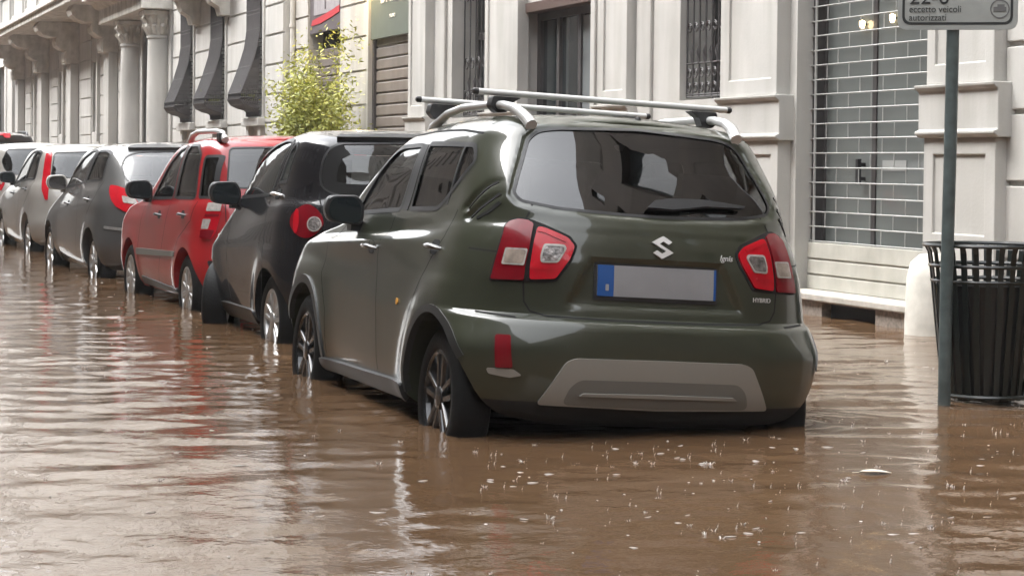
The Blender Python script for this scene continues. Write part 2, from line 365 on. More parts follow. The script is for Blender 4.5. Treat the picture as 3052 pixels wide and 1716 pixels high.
# shop front: stone base, sill, slats, roller grille, glass door, room, glowing lamp glints
bm = relief(bmesh.new(), 7.72, 8.3, 13.55, 15.95, -.4, .115, [(14.28, 15.14, -.02, .105, .14)]); obj('stone_base', bm, M['plinth'], b1)
obj('vent', B((7.80, 7.84, 14.27, 15.15, -.03, .108)), M['dark'], b1)
obj('sill', B((7.68, 8.32, 13.62, 15.95, .117, .172)), M['sill_stone'], b1, bevel=.01)
bm = bmesh.new()
for z0, z1 in ((.174, .283), (.297, .409), (.423, .548)): relief(bm, 7.985, 8.03, 13.60, 15.93, z0, z1)
for z in (.29, .416): box(bm, 8.0, 8.02, 13.60, 15.93, z - .012, z + .012)
sl = obj('roller_grille', bm, M['slat'], b1, bevel=.006)
bm = bmesh.new(); zs = [.56 + .1175 * k for k in range(22)]
for k, z in enumerate(zs):
    tube(bm, [(8.0, 13.6, z), (8.0, 15.93, z)], .0065, 6)
    for y in np.arange(13.62 + (.185 if k % 2 else 0), 15.90, .37):
        if k < 21: tube(bm, [(8.0, y, z), (8.0, y, z + .1175)], .0045, 5)
tube(bm, [(8.0, 15.85, .55), (8.0, 15.85, 3.3)], .012, 6)
obj('grille_lattice', bm, M['galv'], sl, smooth=40)
obj('reveal_shade_strip', B((8.012, 8.10, 15.900, 15.927, .174, 3.4)), M['iron_grey'], b1)  # dark strip paints in the shade of the reveal between grille and glass
obj('shop_window', B((8.130, 8.138, 13.62, 15.91, .18, 3.38)), M['shop_glass'], b1)
fr = obj('door_frame', B((8.10, 8.15, 15.02, 15.08, .18, 3.38), (8.10, 8.15, 15.86, 15.92, .18, 3.38), (8.10, 8.15, 13.61, 13.68, .18, 3.38), (8.095, 8.148, 13.62, 15.91, .174, .26)), M['iron_grey'], b1)
obj('frosted_pane', B((8.112, 8.122, 13.68, 15.02, .26, 3.38), (8.112, 8.122, 15.08, 15.86, .26, 3.38)), M['blind'], fr)
obj('door_handle', B((8.04, 8.07, 15.19, 15.23, 1.02, 1.22), (8.06, 8.113, 15.20, 15.22, 1.05, 1.08), (8.06, 8.113, 15.20, 15.22, 1.16, 1.19)), M['iron'], fr)
obj('door_notice', B((8.107, 8.113, 14.55, 14.92, 1.13, 1.21)), M['blind2'], fr)
obj('room', B((11.0, 11.1, 10, 19, -.1, 3.6), (8.4, 11, 18.9, 19, -.1, 3.6), (8.4, 11, 10, 10.1, -.1, 3.6), (8.36, 11.1, 10, 19, 3.55, 3.6), (8.36, 11.1, 10, 19, .0, .12)), M['room'], b1)
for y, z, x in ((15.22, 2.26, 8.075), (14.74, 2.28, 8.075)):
    bm = bmesh.new(); lathe(bm, [(.0005, -.03), (.014, -.026), (.022, .0), (.022, .03), (.0005, .04)], 'z', (x, y, z), 12); l = obj('lamp_glint', bm, M['lamp'], b1)  # glowing blob set before the pane, stands in for a lamp reflected in it
    obj('glint_stem', B((x, 8.113, y - .008, y + .008, z + .0, z + .016)), M['iron'], l)  # added stem that carries the glint on the pane
# barred windows
def iron_grille(y0, y1, z0, z1, x, parent, nb, scroll=True):
    bm = bmesh.new(); w = (y1 - y0)
    for k in range(nb + 1): y = y0 + w * k / nb; tube(bm, [(x, y, z0), (x, y, z1)], .010, 6)
    for z in (z0, z0 + .02, z0 + .30, z1 - .30, z1): tube(bm, [(x, y0, z), (x, y1, z)], .009, 6)
    if scroll:
        for k in range(nb):
            yc = y0 + w * (k + .5) / nb; r = w / nb * .36
            for zc in (z0 + .08, z0 + .21, z1 - .08, z1 - .21, z0 + .62, z1 - .62):
                tube(bm, [(x - .006, yc + r * (1 - t * .055) * math.cos(t), zc + r * (1 - t * .055) * math.sin(t)) for t in np.linspace(0, 9.5, 16)], .0065, 5)
            tube(bm, [(x - .008, y0 + w * k / nb, z0 + .30), (x - .01, y0 + w * k / nb + .02, z0 + .40), (x - .004, y0 + w * k / nb, z0 + .47)], [.012, .02, .003], 6)
    return obj('iron_grille', bm, M['iron_grey'], parent, smooth=50)
for a, b, z0, z1, gx_ in ((17.43, 18.32, 1.745, 3.7, 7.93), (23.9, 25.30, 1.70, 3.8, 8.02)):
    w = obj('window', B((8.22, 8.24, a, b, z0, z1)), M['window_glass'], b1)
    obj('window_frame', B((8.19, 8.25, (a + b) / 2 - .035, (a + b) / 2 + .035, z0, z1), (8.19, 8.25, a, b, z0 + .95, z0 + 1.03), (8.19, 8.25, a, a + .06, z0, z1), (8.19, 8.25, b - .06, b, z0, z1)), M['iron_grey'], w)
    iron_grille(a + .03, b - .03, z0 + .03, z1 - .02, gx_, w, 6)
# recessed glazed street door
d = obj('door', B((8.05, 8.09, 20.56, 22.6, .05, 2.88)), M['window_glass'], b1)
obj('door_frame', B((8.01, 8.10, 20.56, 20.66, .05, 2.88), (8.01, 8.10, 21.25, 21.33, .05, 2.88), (8.01, 8.10, 21.9, 21.98, .05, 2.88), (8.01, 8.10, 22.5, 22.6, .05, 2.88), (8.008, 8.10, 20.56, 22.6, 2.72, 2.88)), M['iron_grey'], d)
obj('door_leaf', B((8.03, 8.055, 20.67, 21.24, .1, 2.7)), mat('grey_blue_door', (.16, .175, .18), .25, var=.35, vscale=1.5, coat=.5), d)
obj('shutter_box', B((7.84, 8.05, 20.56, 22.6, 2.80, 2.90)), M['red_door'], b1)
# brown roller shutter under the shop sign
bm = bmesh.new(); z = .05
while z < 2.82:
    prism(bm, [(7.99, z), (7.965, z + .02), (7.965, z + .135), (7.99, z + .155), (8.02, z + .155), (8.02, z)], lambda a, b: (a, 26.97, b), lambda a, b: (a, 29.14, b)); z += .158
obj('roller_shutter', bm, M['shutter'], b1)
obj('shutter_rail', B((7.93, 8.04, 29.10, 29.19, .05, 2.86)), M['iron_grey'], b1)
sg = thing('shop_sign', 'grey green shop sign with tall pale letters above the brown shutter', 'shop sign', (7.90, 28.0, 2.84))
obj('board', B((0, .06, -1.04, 1.18, 0, .98)), M['sign_green'], sg, bevel=.006)
mtx = Matrix(((0, 0, -1, -.002), (-1, 0, 0, 0), (0, 1, 0, 0), (0, 0, 0, 1)))
text('lettering', 'BRILA', .58, M['letter'], sg, Matrix.Translation((0, .68, .47)) @ mtx, .006, font_scale=(.80, 1))
text('lettering', 'MILANO', .075, M['letter'], sg, Matrix.Translation((0, .22, .25)) @ mtx, .004)
lp = thing('assumed_lamp', 'small assumed warm lamp, unseen above the shop sign, lighting the jamb', 'lamp', (7.70, 29.0, 4.02))  # assumed lamp out of view, inferred from the warm light on the jamb
bm = bmesh.new(); lathe(bm, [(.03, .12), (.05, .10), (.085, 0), (.08, 0), (.04, .08), (.0005, .09)], 'z', (0, 0, 0), 14); box(bm, 0, .2, -.012, .012, .09, .115); obj('assumed_lamp_shade', bm, M['iron'], lp)
bm = bmesh.new(); lathe(bm, [(.0005, .0), (.035, .01), (.04, .05), (.0005, .07)], 'z', (0, 0, 0), 12); obj('assumed_bulb', bm, M['lamp'], lp)
ld = bpy.data.lights.new('assumed_lamp_light', 'POINT'); ld.energy = 38; ld.color = (1, .70, .34); ld.shadow_soft_size = .05; lo = bpy.data.objects.new('assumed_lamp_light', ld); COL.objects.link(lo); lo.parent = lp; lo.location = (-.02, 0, -.06)  # added warm point light of the assumed lamp

# ------------------------------------------------------------------ second building: banner over a shutter
X2 = 7.93
b2 = thing('building', 'narrow cream building front with grooved wall around a dark shuttered doorway', 'building', (0, 0, 0), 'buildings along the right side of the street')
up2 = [(y, y + 1.0, z, z + 2.2, .28) for y in (30.3, 32.2) for z in (5.4, 9.4, 13.4, 16.8)]
bm = bmesh.new(); grooves = [-.4, .56, 1.02, 1.49, 1.96, 2.44, 2.92, 3.40, 3.9, 4.4]
relief(bm, X2 + .02, X2 + .5, 29.3, 34.75, -.4, 19, [(31.0, 33.0, .05, 3.75, None)] + up2)
for z0, z1 in zip(grooves, grooves[1:]):
    relief(bm, X2, X2 + .03, 29.31, 30.99, z0 + .018, z1 - .018); relief(bm, X2, X2 + .03, 33.01, 34.74, z0 + .018, z1 - .018)
obj('wall', bm, M['stucco2'], b2)
for y, y2, z, z2, d_ in up2: obj('window', B((X2 + .24, X2 + .28, y + .06, y2 - .06, z + .06, z2 - .06)), M['window_glass'], b2)
bm = bmesh.new(); z = .05
while z < 2.75: prism(bm, [(X2 + .20, z), (X2 + .175, z + .02), (X2 + .175, z + .12), (X2 + .2, z + .14), (X2 + .23, z + .14), (X2 + .23, z)], lambda a, b: (a, 31.0, b), lambda a, b: (a, 33.0, b)); z += .142
obj('roller_shutter', bm, M['shutter'], b2)
obj('shutter_box', B((X2 + .24, X2 + .4, 31.0, 33.0, 2.7, 3.8)), M['dark'], b2)
bn = thing('banner', 'dark banner with a grey panel and red stripe over the shuttered doorway', 'banner', (X2 + .03, 32.0, 3.12))
obj('cloth', B((0, .03, -.98, .98, 0, 1.1)), M['banner_dark'], bn)
obj('panel', B((-.008, .005, -.86, .72, .27, .56)), M['banner_grey'], bn)
bm = bmesh.new(); prism(bm, [(.86, .12), (.80, .20), (.2, .24), (-.5, .30), (-.86, .34), (-.86, .24), (-.4, .19), (.3, .13)], lambda a, b: (-.010, a, b), lambda a, b: (.004, a, b)); obj('stripe', bm, M['banner_red'], bn)
obj('fold', B((-.014, -.006, -.05, .02, .33, .52)), M['banner_dark'], bn)
bm = bmesh.new(); tube(bm, [(X2 - .04, 33.85, -.3), (X2 - .04, 33.85, 13)], .045, 10)
for z in (.6, 2.2, 3.28, 5.4): tube(bm, [(X2 - .04, 33.85, z), (X2 - .04, 33.85, z + .05)], .058, 10)
tag(obj('drainpipe', bm, M['stone'], None, smooth=40), 'thin stone coloured drainpipe between the banner doorway and the belly grilles', 'drainpipe')

# ------------------------------------------------------------------ third building: belly grilles, columns, balcony
b3 = thing('building', 'pale rusticated building with bulging window grilles, columns and a bracketed balcony', 'building', (0, 0, 0), 'buildings along the right side of the street')
W3 = [(35.34, 36.40), (38.44, 39.55), (41.50, 42.60)]
rec = [(a, b, 1.90, 4.35, .35) for a, b in W3] + [(45.9, 48.4, .1, 4.0, .5)] + [(y, y + 1.1, z, z + 2.3, .28) for y in np.arange(35.6, 71, 3.2) for z in (6.2, 10.2, 14.2)] + \
      [(y, y + 1.15, 1.85, 3.60, .30) for y in (54.3, 60.9, 67.5)]
bm = relief(bmesh.new(), XF + .03, XF + .6, 33.93, 71.3, -.4, 20, rec)
gz = [-.4, .62, 1.05, 1.50, 1.78, 2.24, 2.72, 3.20, 3.68, 4.16, 4.64]
segs = [(33.94, 35.22), (36.52, 38.32), (39.67, 41.38), (42.72, 43.8)] + [(50.2, 51.0), (53.0, 54.2), (55.55, 57.5), (59.7, 60.8), (62.15, 63.6), (66.2, 67.4), (68.75, 70.2)]
for a, b in segs:
    for z0, z1 in zip(gz, gz[1:]): relief(bm, XF, XF + .04, a, b, z0 + .016, z1 - .016)
obj('wall', bm, M['stucco3'], b3, bevel=.01)
for a, b in W3:
    w = obj('window', B((XF + .30, XF + .34, a, b, 1.9, 4.35)), M['window_glass'], b3)
    obj('window_surround', B((XF - .03, XF + .03, a - .09, a, 1.80, 4.45), (XF - .03, XF + .03, b, b + .09, 1.80, 4.45), (XF - .12, XF + .10, a - .14, b + .14, 1.74, 1.88), (XF - .06, XF + .03, a - .02, a + .16, 1.56, 1.74), (XF - .06, XF + .03, b - .16, b + .02, 1.56, 1.74)), M['stucco3'], w, bevel=.01)
    bm = bmesh.new(); pr = [(-.06, 4.3), (-.06, 3.35), (-.10, 3.05), (-.20, 2.72), (-.30, 2.45), (-.37, 2.28), (-.38, 2.18), (-.33, 2.10), (-.22, 2.05), (-.10, 2.02), (-.06, 1.98), (-.06, 1.90)]
    for k in range(20): y = a + .03 + (b - a - .06) * k / 19; tube(bm, [(XF + x, y, z) for x, z in pr], .017, 6)
    for i in (1, 3, 5, 7, 9): x, z = pr[i]; tube(bm, [(XF + x, a + .02, z), (XF + x, b - .02, z)], .014, 6)
    for z in (3.6, 3.66, 4.0): tube(bm, [(XF - .06, a, z), (XF - .06, b, z)], .014, 6)
    for yy in (a + .02, b - .02):
        for t in (.1, .2, .3, .4, .5, .6, .7, .8, .9):
            pts = [(XF + x * t - .06 * (1 - t), yy, z) for x, z in pr[2:10]]; tube(bm, pts, .014, 5)
        for q in np.arange(2.06, 3.2, .07): x = np.interp(q, [z for _, z in pr[::-1]], [x for x, _ in pr[::-1]]); tube(bm, [(XF + x, yy, q), (XF, yy, q)], .014, 5)
    obj('belly_grille', bm, M['iron_grey'], w, smooth=50)
    if a > 40: continue
    bm = bmesh.new()
    for k in range(46):
        y0 = a + .2 + rng.random() * .4; z0 = 2.1; h = .18 + rng.random() * .28; dx, dy = rng.normal(0, .03), rng.normal(0, .05)
        v = [bm.verts.new((XF - .16 + dx, y0 - .012, z0)), bm.verts.new((XF - .16 + dx, y0 + .012, z0)), bm.verts.new((XF - .14 + dx * 2, y0 + dy + .008, z0 + h * .6)), bm.verts.new((XF - .13 + dx * 3, y0 + dy * 1.6, z0 + h))]
        bm.faces.new((v[0], v[1], v[2])); bm.faces.new((v[0], v[2], v[3]))
    bx = box(bm, XF - .25, XF - .07, a + .15, a + .75, 2.06, 2.16)
    tag(obj('window_plant', bm, M['leaf']), 'green spiky plant inside the belly grille nearest the banner' if a < 37 else 'green plant inside the middle belly grille', 'plant', 'plants inside the window grilles')
# corbels under an upper ledge beside the windows
for y in (38.3, 41.1):
    bm = bmesh.new(); prism(bm, [(XF + .02, 3.72), (XF - .16, 3.72), (XF - .20, 3.86), (XF - .34, 3.95), (XF - .42, 4.15), (XF - .62, 4.3), (XF - .70, 4.5), (XF - .70, 4.62), (XF + .02, 4.62)], lambda a, b: (a, y - .2, b), lambda a, b: (a, y + .2, b)); obj('corbel', bm, M['stone'], b3, bevel=.012)
obj('window_ledge', B((XF - .85, XF + .02, 37.6, 41.9, 4.63, 4.85)), M['stone'], b3, bevel=.02)
bm = bmesh.new(); prism(bm, [(XF - .10, 4.58), (XF - .10, 4.50), (XF - .03, 4.40), (XF + .01, 4.40), (XF + .01, 4.58)], lambda a, b: (a, 41.92, b), lambda a, b: (a, 43.85, b)); obj('string_course', bm, M['stucco3'], b3)
# columns with carved capitals
for y in (44.5, 48.05):
    bm = bmesh.new(); x = XF - .15; lathe(bm, [(.34, -.4), (.34, .30), (.30, .36), (.28, .46), (.265, .55), (.265, 1.6), (.255, 2.8), (.24, 3.62), (.265, 3.64), (.265, 3.68), (.23, 3.70)], 'z', (x, y, 0), 28)
    c = obj('column', bm, M['stucco3'], b3, smooth=40)
    bm = bmesh.new(); lathe(bm, [(.24, 3.69), (.25, 3.80), (.29, 3.90), (.27, 3.93), (.33, 4.04), (.36, 4.10)], 'z', (x, y, 0), 24); box(bm, x - .37, x + .37, y - .37, y + .37, 4.10, 4.18)
    for row, zz, rr in ((0, 3.72, .235), (1, 3.88, .255)):
        for k in range(12):
            t = 2 * math.pi * (k + .5 * row) / 12; ca, sa = math.cos(t), math.sin(t)
            tube(bm, [(x + rr * ca, y + rr * sa, zz), (x + (rr + .05) * ca, y + (rr + .05) * sa, zz + .11), (x + (rr + .12) * ca, y + (rr + .12) * sa, zz + .17), (x + (rr + .13) * ca, y + (rr + .13) * sa, zz + .13)], [.045, .05, .035, .012], 6)
    obj('capital', bm, M['stone'], c, smooth=45)
    obj('column_backing', B((XF - .02, XF + .02, y - .55, y + .55, -.4, 4.2)), M['stucco3'], b3)
bm = bmesh.new(); prism(bm, [(XF - .62, 4.20), (XF - .62, 4.52), (XF - .72, 4.56), (XF - .80, 4.66), (XF - 1.0, 4.70), (XF - 1.0, 4.86), (XF + .02, 4.86), (XF + .02, 4.20)], lambda a, b: (a, 43.9, b), lambda a, b: (a, 49.9, b)); obj('entablature', bm, M['stone'], b3, bevel=.015)
obj('entrance_door', B((XF + .45, XF + .5, 45.95, 48.35, .1, 4.0)), M['red_door'], b3)
# balcony on scrolled brackets
for y in (51.6, 58.3, 64.7, 70.9):
    bm = bmesh.new(); pr = [(.03, 3.66), (-.34, 3.66), (-.34, 3.95), (-.30, 3.99), (-.44, 4.03), (-.56, 4.12), (-.60, 4.24), (-.56, 4.34), (-.72, 4.34), (-.92, 4.40), (-1.04, 4.50), (-1.08, 4.62), (-1.02, 4.74), (.03, 4.74)]
    prism(bm, [(XF + a, b) for a, b in pr], lambda a, b: (a, y - .38, b), lambda a, b: (a, y + .38, b))
    prism(bm, [(XF - .36, 3.70), (XF - .36, 3.92), (XF - .30, 3.92), (XF - .30, 3.70)], lambda a, b: (a, y - .3, b), lambda a, b: (a, y + .3, b))
    obj('bracket', bm, M['stone'], b3, bevel=.02)
    obj('pilaster_strip', B((XF - .20, XF + .02, y - .40, y + .40, -.4, 3.655)), M['stucco3'], b3, bevel=.01)
for y in (54.85, 61.4, 68.1): obj('pilaster_strip', B((XF - .08, XF + .02, y - .95, y - .75, 1.6, 4.6)), M['stucco3'], b3, bevel=.01)
for y in (54.3, 60.9, 67.5): obj('window', B((XF + .26, XF + .30, y, y + 1.15, 1.85, 3.6)), M['window_glass'], b3)
sl = obj('balcony', B((XF - 1.22, XF + .02, 50.0, 71.6, 4.745, 4.90), (XF - 1.30, XF + .02, 49.95, 71.65, 4.90, 5.02)), M['stone'], b3, bevel=.02)
bm = bmesh.new(); relief(bm, XF - 1.2, XF - 1.0, 50.1, 71.5, 5.02, 5.95, [(a + .3, a + 2.9, 5.15, 5.8, .05) for a in np.arange(50.2, 69, 3.2)]); box(bm, XF - 1.27, XF - .94, 50.05, 71.55, 5.95, 6.08)
for a in np.arange(50.2, 71.5, 3.2): box(bm, XF - 1.26, XF - .98, a - .15, a + .2, 5.02, 5.96)
obj('parapet', bm, M['stucco3'], sl, bevel=.01)
for y in np.arange(35.6, 71, 3.2):
    for z in (6.2, 10.2, 14.2): obj('window', B((XF + .26, XF + .30, y, y + 1.1, z, z + 2.3)), M['window_glass'], b3)
# far building with white shop frames
b4 = thing('building', 'distant white fronted building with tall doorways at the left edge of the view', 'building', (0, 0, 0), 'buildings along the right side of the street')
bm = relief(bmesh.new(), XF - .25, XF + .4, 71.7, 118, -.4, 19, [(73.6, 75.6, .1, 4.2, .3), (77.5, 80.5, .1, 4.4, .3), (83, 86, .1, 4.4, .3), (90, 93, .1, 4.4, .3)] + [(y, y + 1.3, z, z + 2.2, .25) for y in np.arange(73, 115, 4) for z in (6.2, 9.6)]); obj('wall', bm, M['stucco3'], b4)
for a, b, z1 in ((73.6, 75.6, 4.2), (77.5, 80.5, 4.4), (83, 86, 4.4), (90, 93, 4.4)):
    w = obj('doorway', B((XF - .02, XF + .02, a, b, .1, z1)), M['red_door'], b4); obj('frame', B((XF - .30, XF - .2, a - .35, a, .1, z1 + .3), (XF - .30, XF - .2, b, b + .35, .1, z1 + .3), (XF - .31, XF - .2, a - .4, b + .4, z1 + .01, z1 + .45)), M['white_plastic'], w)
# houses across the street
for y0, y1, h, m_, lb in ((-34, 8, 19, 'ochre', 'brown apartment house across the street, behind the viewer'), (8.05, 46, 20, 'ochre', 'brown apartment house across the street, facing the parked cars'), (46.05, 118, 19, 'ochre', 'brown apartment house across the street, farther along')):
    bb = thing('apartment_house', lb, 'building', (0, 0, 0), 'apartment houses across the street'); rc = [(y, y + 1.2, z, z + 2.1, .25) for y in np.arange(y0 + 1, y1 - 1.5, 3.3) for z in (1.2, 5, 8.6, 12.2, 15.6)]
    bm = relief(bmesh.new(), 0, .5, y0, y1, -.4, h, rc)
    for v in bm.verts: v.co.x = -7.6 - v.co.x
    bmesh.ops.reverse_faces(bm, faces=bm.faces); obj('wall', bm, M[m_], bb)
    for a, b, z0, z1, _ in rc: obj('window', B((-7.84, -7.8, a, b, z0, z1)), M['window_glass'], bb)

bb = thing('apartment_house', 'dark brown apartment house on the near side, right behind the viewer', 'building', (0, 0, 0), 'apartment houses across the street'); rc = [(y, y + 1.2, z, z + 2.1, .25) for y in np.arange(-32, 7, 3.4) for z in (1.2, 5, 8.6, 12.2)]
obj('wall', relief(bmesh.new(), XW, XB, -34, 8.55, -.4, 18, rc), M['ochre'], bb)
for a, b, z0, z1, _ in rc: obj('window', B((XW + .2, XW + .24, a, b, z0, z1)), M['window_glass'], bb)
bb = thing('apartment_house', 'added unseen brown house closing the street behind the viewer, shading what faces it', 'building', (0, 0, 0), 'apartment houses across the street'); rc = [(y, y + 1.2, z, z + 2.1, .25) for y in np.arange(-7, 11, 3.0) for z in (1.2, 5, 8.6, 12.2)]  # unseen house added to darken the facade sides and bumper facing the camera
bm = relief(bmesh.new(), 0, .5, -8.2, 12, -.4, 17, rc)
for v in bm.verts: v.co = Vector((v.co.y, -34.5 - v.co.x, v.co.z))
obj('wall', bm, M['ochre'], bb)
for a, b, z0, z1, _ in rc: obj('window', B((a, b, -34.76, -34.72, z0, z1)), M['window_glass'], bb)

# ------------------------------------------------------------------ street furniture
rs = thing('road_sign', 'grey parking sign with Italian wording on a dented green grey pole, beside the bin', 'road sign', (5.43, 9.34, 0)); rs.rotation_euler = (0, 0, -math.atan2(5.43, 9.34))
bm = bmesh.new(); tube(bm, [(0, 0, -.3), (.004, 0, .6), (.012, 0, 1.25), (.020, 0, 2.6)], .031, 16); obj('pole', bm, M['pole'], rs, smooth=40)
bm = bmesh.new(); pan = fillet([(-.285, 1.82), (.285, 1.82), (.285, 2.6), (-.285, 2.6)], .05, 8)
prism(bm, [(x + .035, z) for x, z in pan], lambda a, b: (a, -.040, b), lambda a, b: (a, -.034, b)); pn = obj('sign_panel', bm, M['sign_grey'], rs, bevel=.001)
bm = bmesh.new(); o = fillet([(-.262, 1.845), (.262, 1.845), (.262, 2.575), (-.262, 2.575)], .045, 8); i = fillet([(-.250, 1.857), (.250, 1.857), (.250, 2.563), (-.250, 2.563)], .036, 8)
A = [bm.verts.new((x + .035, -.0412, z)) for x, z in o]; Bq = [bm.verts.new((x + .035, -.0412, z)) for x, z in i]
for k in range(len(A)): bm.faces.new((A[k], A[(k + 1) % len(A)], Bq[(k + 1) % len(A)], Bq[k]))
obj('sign_border', bm, M['sign_black'], pn)
smx = Matrix(((1, 0, 0, 0), (0, 0, -1, -.0415), (0, 1, 0, 0), (0, 0, 0, 1)))
text('sign_text', '22-6', .105, M['sign_black'], pn, Matrix.Translation((-.195, 0, 1.945)) @ smx, .0005)
text('sign_text', 'eccetto veicoli', .046, M['sign_black'], pn, Matrix.Translation((-.195, 0, 1.905)) @ smx, .0005, font_scale=(.92, 1))
text('sign_text', 'autorizzati', .046, M['sign_black'], pn, Matrix.Translation((-.195, 0, 1.865)) @ smx, .0005, font_scale=(.92, 1))
bm = bmesh.new(); lathe(bm, [(.040, 0), (.046, 0), (.046, .001), (.040, .001), (.040, 0)], 'z', (0, 0, 0), 28); box(bm, -.03, .03, -.012, .010, 0, .001); box(bm, -.012, .022, .010, .022, 0, .001)
for v in bm.verts: v.co = Vector((v.co.x + .235, -.0412 - v.co.z, v.co.y + 1.92))
obj('tow_symbol', bm, mat('grey_print', (.12, .12, .12), .5), pn)
bm = bmesh.new(); tube(bm, [(.018, 0, 1.92), (.018, 0, 1.96)], .036, 14); tube(bm, [(.019, 0, 2.42), (.019, 0, 2.46)], .036, 14); obj('bracket', bm, M['galv'], rs, smooth=40)
bn = thing('litter_bin', 'dark green slatted litter bin with flared top, standing in the flood beside the sign pole', 'litter bin', (5.74, 9.47, 0))
pr = [(.212, .02), (.224, .12), (.246, .30), (.265, .48), (.281, .64), (.296, .74), (.315, .775)]
for k in range(30):
    t = 2 * math.pi * k / 30; ca, sa = math.cos(t), math.sin(t); bm = bmesh.new(); vs = []
    for r, z in pr:
        hw = .0135; vs.append([bm.verts.new((rr * ca - s * sa * hw, rr * sa + s * ca * hw, z)) for s, rr in ((-1, r), (1, r), (1, r - .006), (-1, r - .006))])
    for A, Bq in zip(vs, vs[1:]):
        for j in range(4): bm.faces.new((A[j], A[(j + 1) % 4], Bq[(j + 1) % 4], Bq[j]))
    bmesh.ops.recalc_face_normals(bm, faces=bm.faces); obj('slat', bm, M['bin'], bn)
for z, r, nm in ((.035, .215, 'base_ring'), (.60, .270, 'hoop'), (.675, .281, 'hoop'), (.775, .313, 'rim')):
    bm = bmesh.new(); tube(bm, [(r * math.cos(t), r * math.sin(t), z) for t in np.linspace(0, 2 * math.pi, 41)], .011, 6, False); obj(nm, bm, M['bin'], bn, smooth=50)
bm = bmesh.new(); lathe(bm, [(.0005, .03), (.165, .03), (.185, .12), (.222, .30), (.246, .48), (.258, .58), (.252, .58), (.24, .48), (.21, .28), (.16, .06), (.0005, .05)], 'z', (0, 0, 0), 30)
obj('bin_liner', bm, M['bag'], bn, smooth=40)
bm = bmesh.new(); lathe(bm, [(.19, -.4), (.185, .1), (.175, .40), (.15, .50), (.09, .555), (.0005, .57)], 'z', (7.66, 13.36, 0), 24); tag(obj('guard_stone', bm, M['concrete'], None, smooth=50), 'rounded white guard stone at the foot of the pilaster, behind the bin', 'guard stone')
# bamboo in a planter
pl = thing('potted_bamboo', 'yellow green bushy bamboo in a planter in front of the cream wall', 'plant', (7.22, 29.7, 0))
bm = bmesh.new(); relief(bm, -.25, .25, -.55, .55, -.2, .55); pot = obj('planter', B((-.26, .26, -.55, .55, -.2, .55)), M['pot'], pl, bevel=.02)
bm = bmesh.new(); bl = bmesh.new(); bd = bmesh.new()
for k in range(46):
    x0, y0 = rng.uniform(-.2, .2), rng.uniform(-.5, .5); hgt = rng.uniform(.9, 1.95) + (.75 if k % 8 == 0 else 0); lx, ly = rng.normal(0, .2), rng.normal(0, .42)
    pts = [Vector((x0 + lx * t * t, y0 + ly * t * t, .5 + hgt * t * (1 - .08 * t * t))) for t in np.linspace(0, 1, 7)]
    tube(bm, pts, [.009, .008, .008, .007, .006, .004, .002], 5)
    for q in range(640):
        t = rng.uniform(.18, 1.0) ** .8; i = min(5, int(t * 6)); c = pts[i].lerp(pts[i + 1], t * 6 - i) + Vector(rng.normal(0, .125, 3)); L = rng.uniform(.04, .10); w = L * .16
        d = Vector((rng.normal(), rng.normal(), rng.normal(-.25, .6))).normalized(); s = d.cross(Vector(rng.normal(0, 1, 3))).normalized()
        g = bl if rng.random() < .68 else bd; v = [g.verts.new(c), g.verts.new(c + d * L * .5 + s * w), g.verts.new(c + d * L), g.verts.new(c + d * L * .5 - s * w)]; g.faces.new(v)
obj('canes', bm, M['cane'], pl); obj('young_leaves', bl, M['leaf'], pl); obj('old_leaves', bd, M['leaf_dark'], pl)

# ------------------------------------------------------------------ rain splashes on the flood
bm = bmesh.new(); r = np.random.default_rng(11)
def blob(c, rad, sx=1.0, sz=1.0):
    m = Matrix.Translation(c) @ Matrix.Diagonal((rad * sx, rad * sx, rad * sz, 1)); bmesh.ops.create_icosphere(bm, subdivisions=1, radius=1, matrix=m)
for i in range(620):
    d = 6.0 + 19 * r.random() ** 1.3; a = r.uniform(-.25, .24)
    if r.random() < .48: d = r.uniform(6.6, 10.2); a = r.uniform(-.02, .24)
    th = yaw + a; x, y = d * math.sin(th), d * math.cos(th)
    if x > 7.4 or (2.7 < x < 4.5 and 8.4 < y < 12.2): continue
    s = r.uniform(.28, .62) * (1.6 if r.random() < .07 else 1); k = r.random() + (.3 if a < -.02 else 0)
    if k < .30:
        h = .016 * s; tube(bm, [(x, y, -.004), (x + .001, y, h * .5), (x + .003, y, h)], [.007 * s, .003 * s, .004 * s], 6); blob((x + .004, y, h * r.uniform(1.4, 2.2)), .0032 * s)
    elif k < .50:
        n_ = r.integers(4, 8)
        for q in range(n_):
            t = 6.28 * q / n_ + r.random() * 1.6; rr = .009 * s; e = r.uniform(1.3, 3.2); g = r.uniform(.4, 1.5)
            tube(bm, [(x + rr * math.cos(t), y + rr * math.sin(t), -.003), (x + rr * e * .8 * math.cos(t), y + rr * e * .8 * math.sin(t), .008 * s * g), (x + rr * e * math.cos(t), y + rr * e * math.sin(t), .010 * s * g)], [.004 * s, .0026 * s, .001 * s], 5)
            if r.random() < .6: blob((x + rr * e * 1.5 * math.cos(t), y + rr * e * 1.5 * math.sin(t), .016 * s * r.uniform(.5, 1.8)), .0020 * s)
    elif k < .8: blob((x, y, .001), .008 * s, r.uniform(.8, 1.6), r.uniform(.3, .7))
    else:                                                   # thin broken crest of a ring
        R0 = .035 * s + .02; t0 = r.uniform(3.4, 5.0); tube(bm, [(x + R0 * math.cos(t), y + R0 * math.sin(t), .0005) for t in np.linspace(t0, t0 + r.uniform(.6, 1.5), 6)], [.0005, .0022, .003, .0028, .0018, .0005], 5)
sp_ = obj('rain_splashes', bm, M['spray'], None, smooth=60); sp_['kind'] = 'stuff'; sp_['label'] = 'small white rain drop splashes scattered over the brown flood water'; 

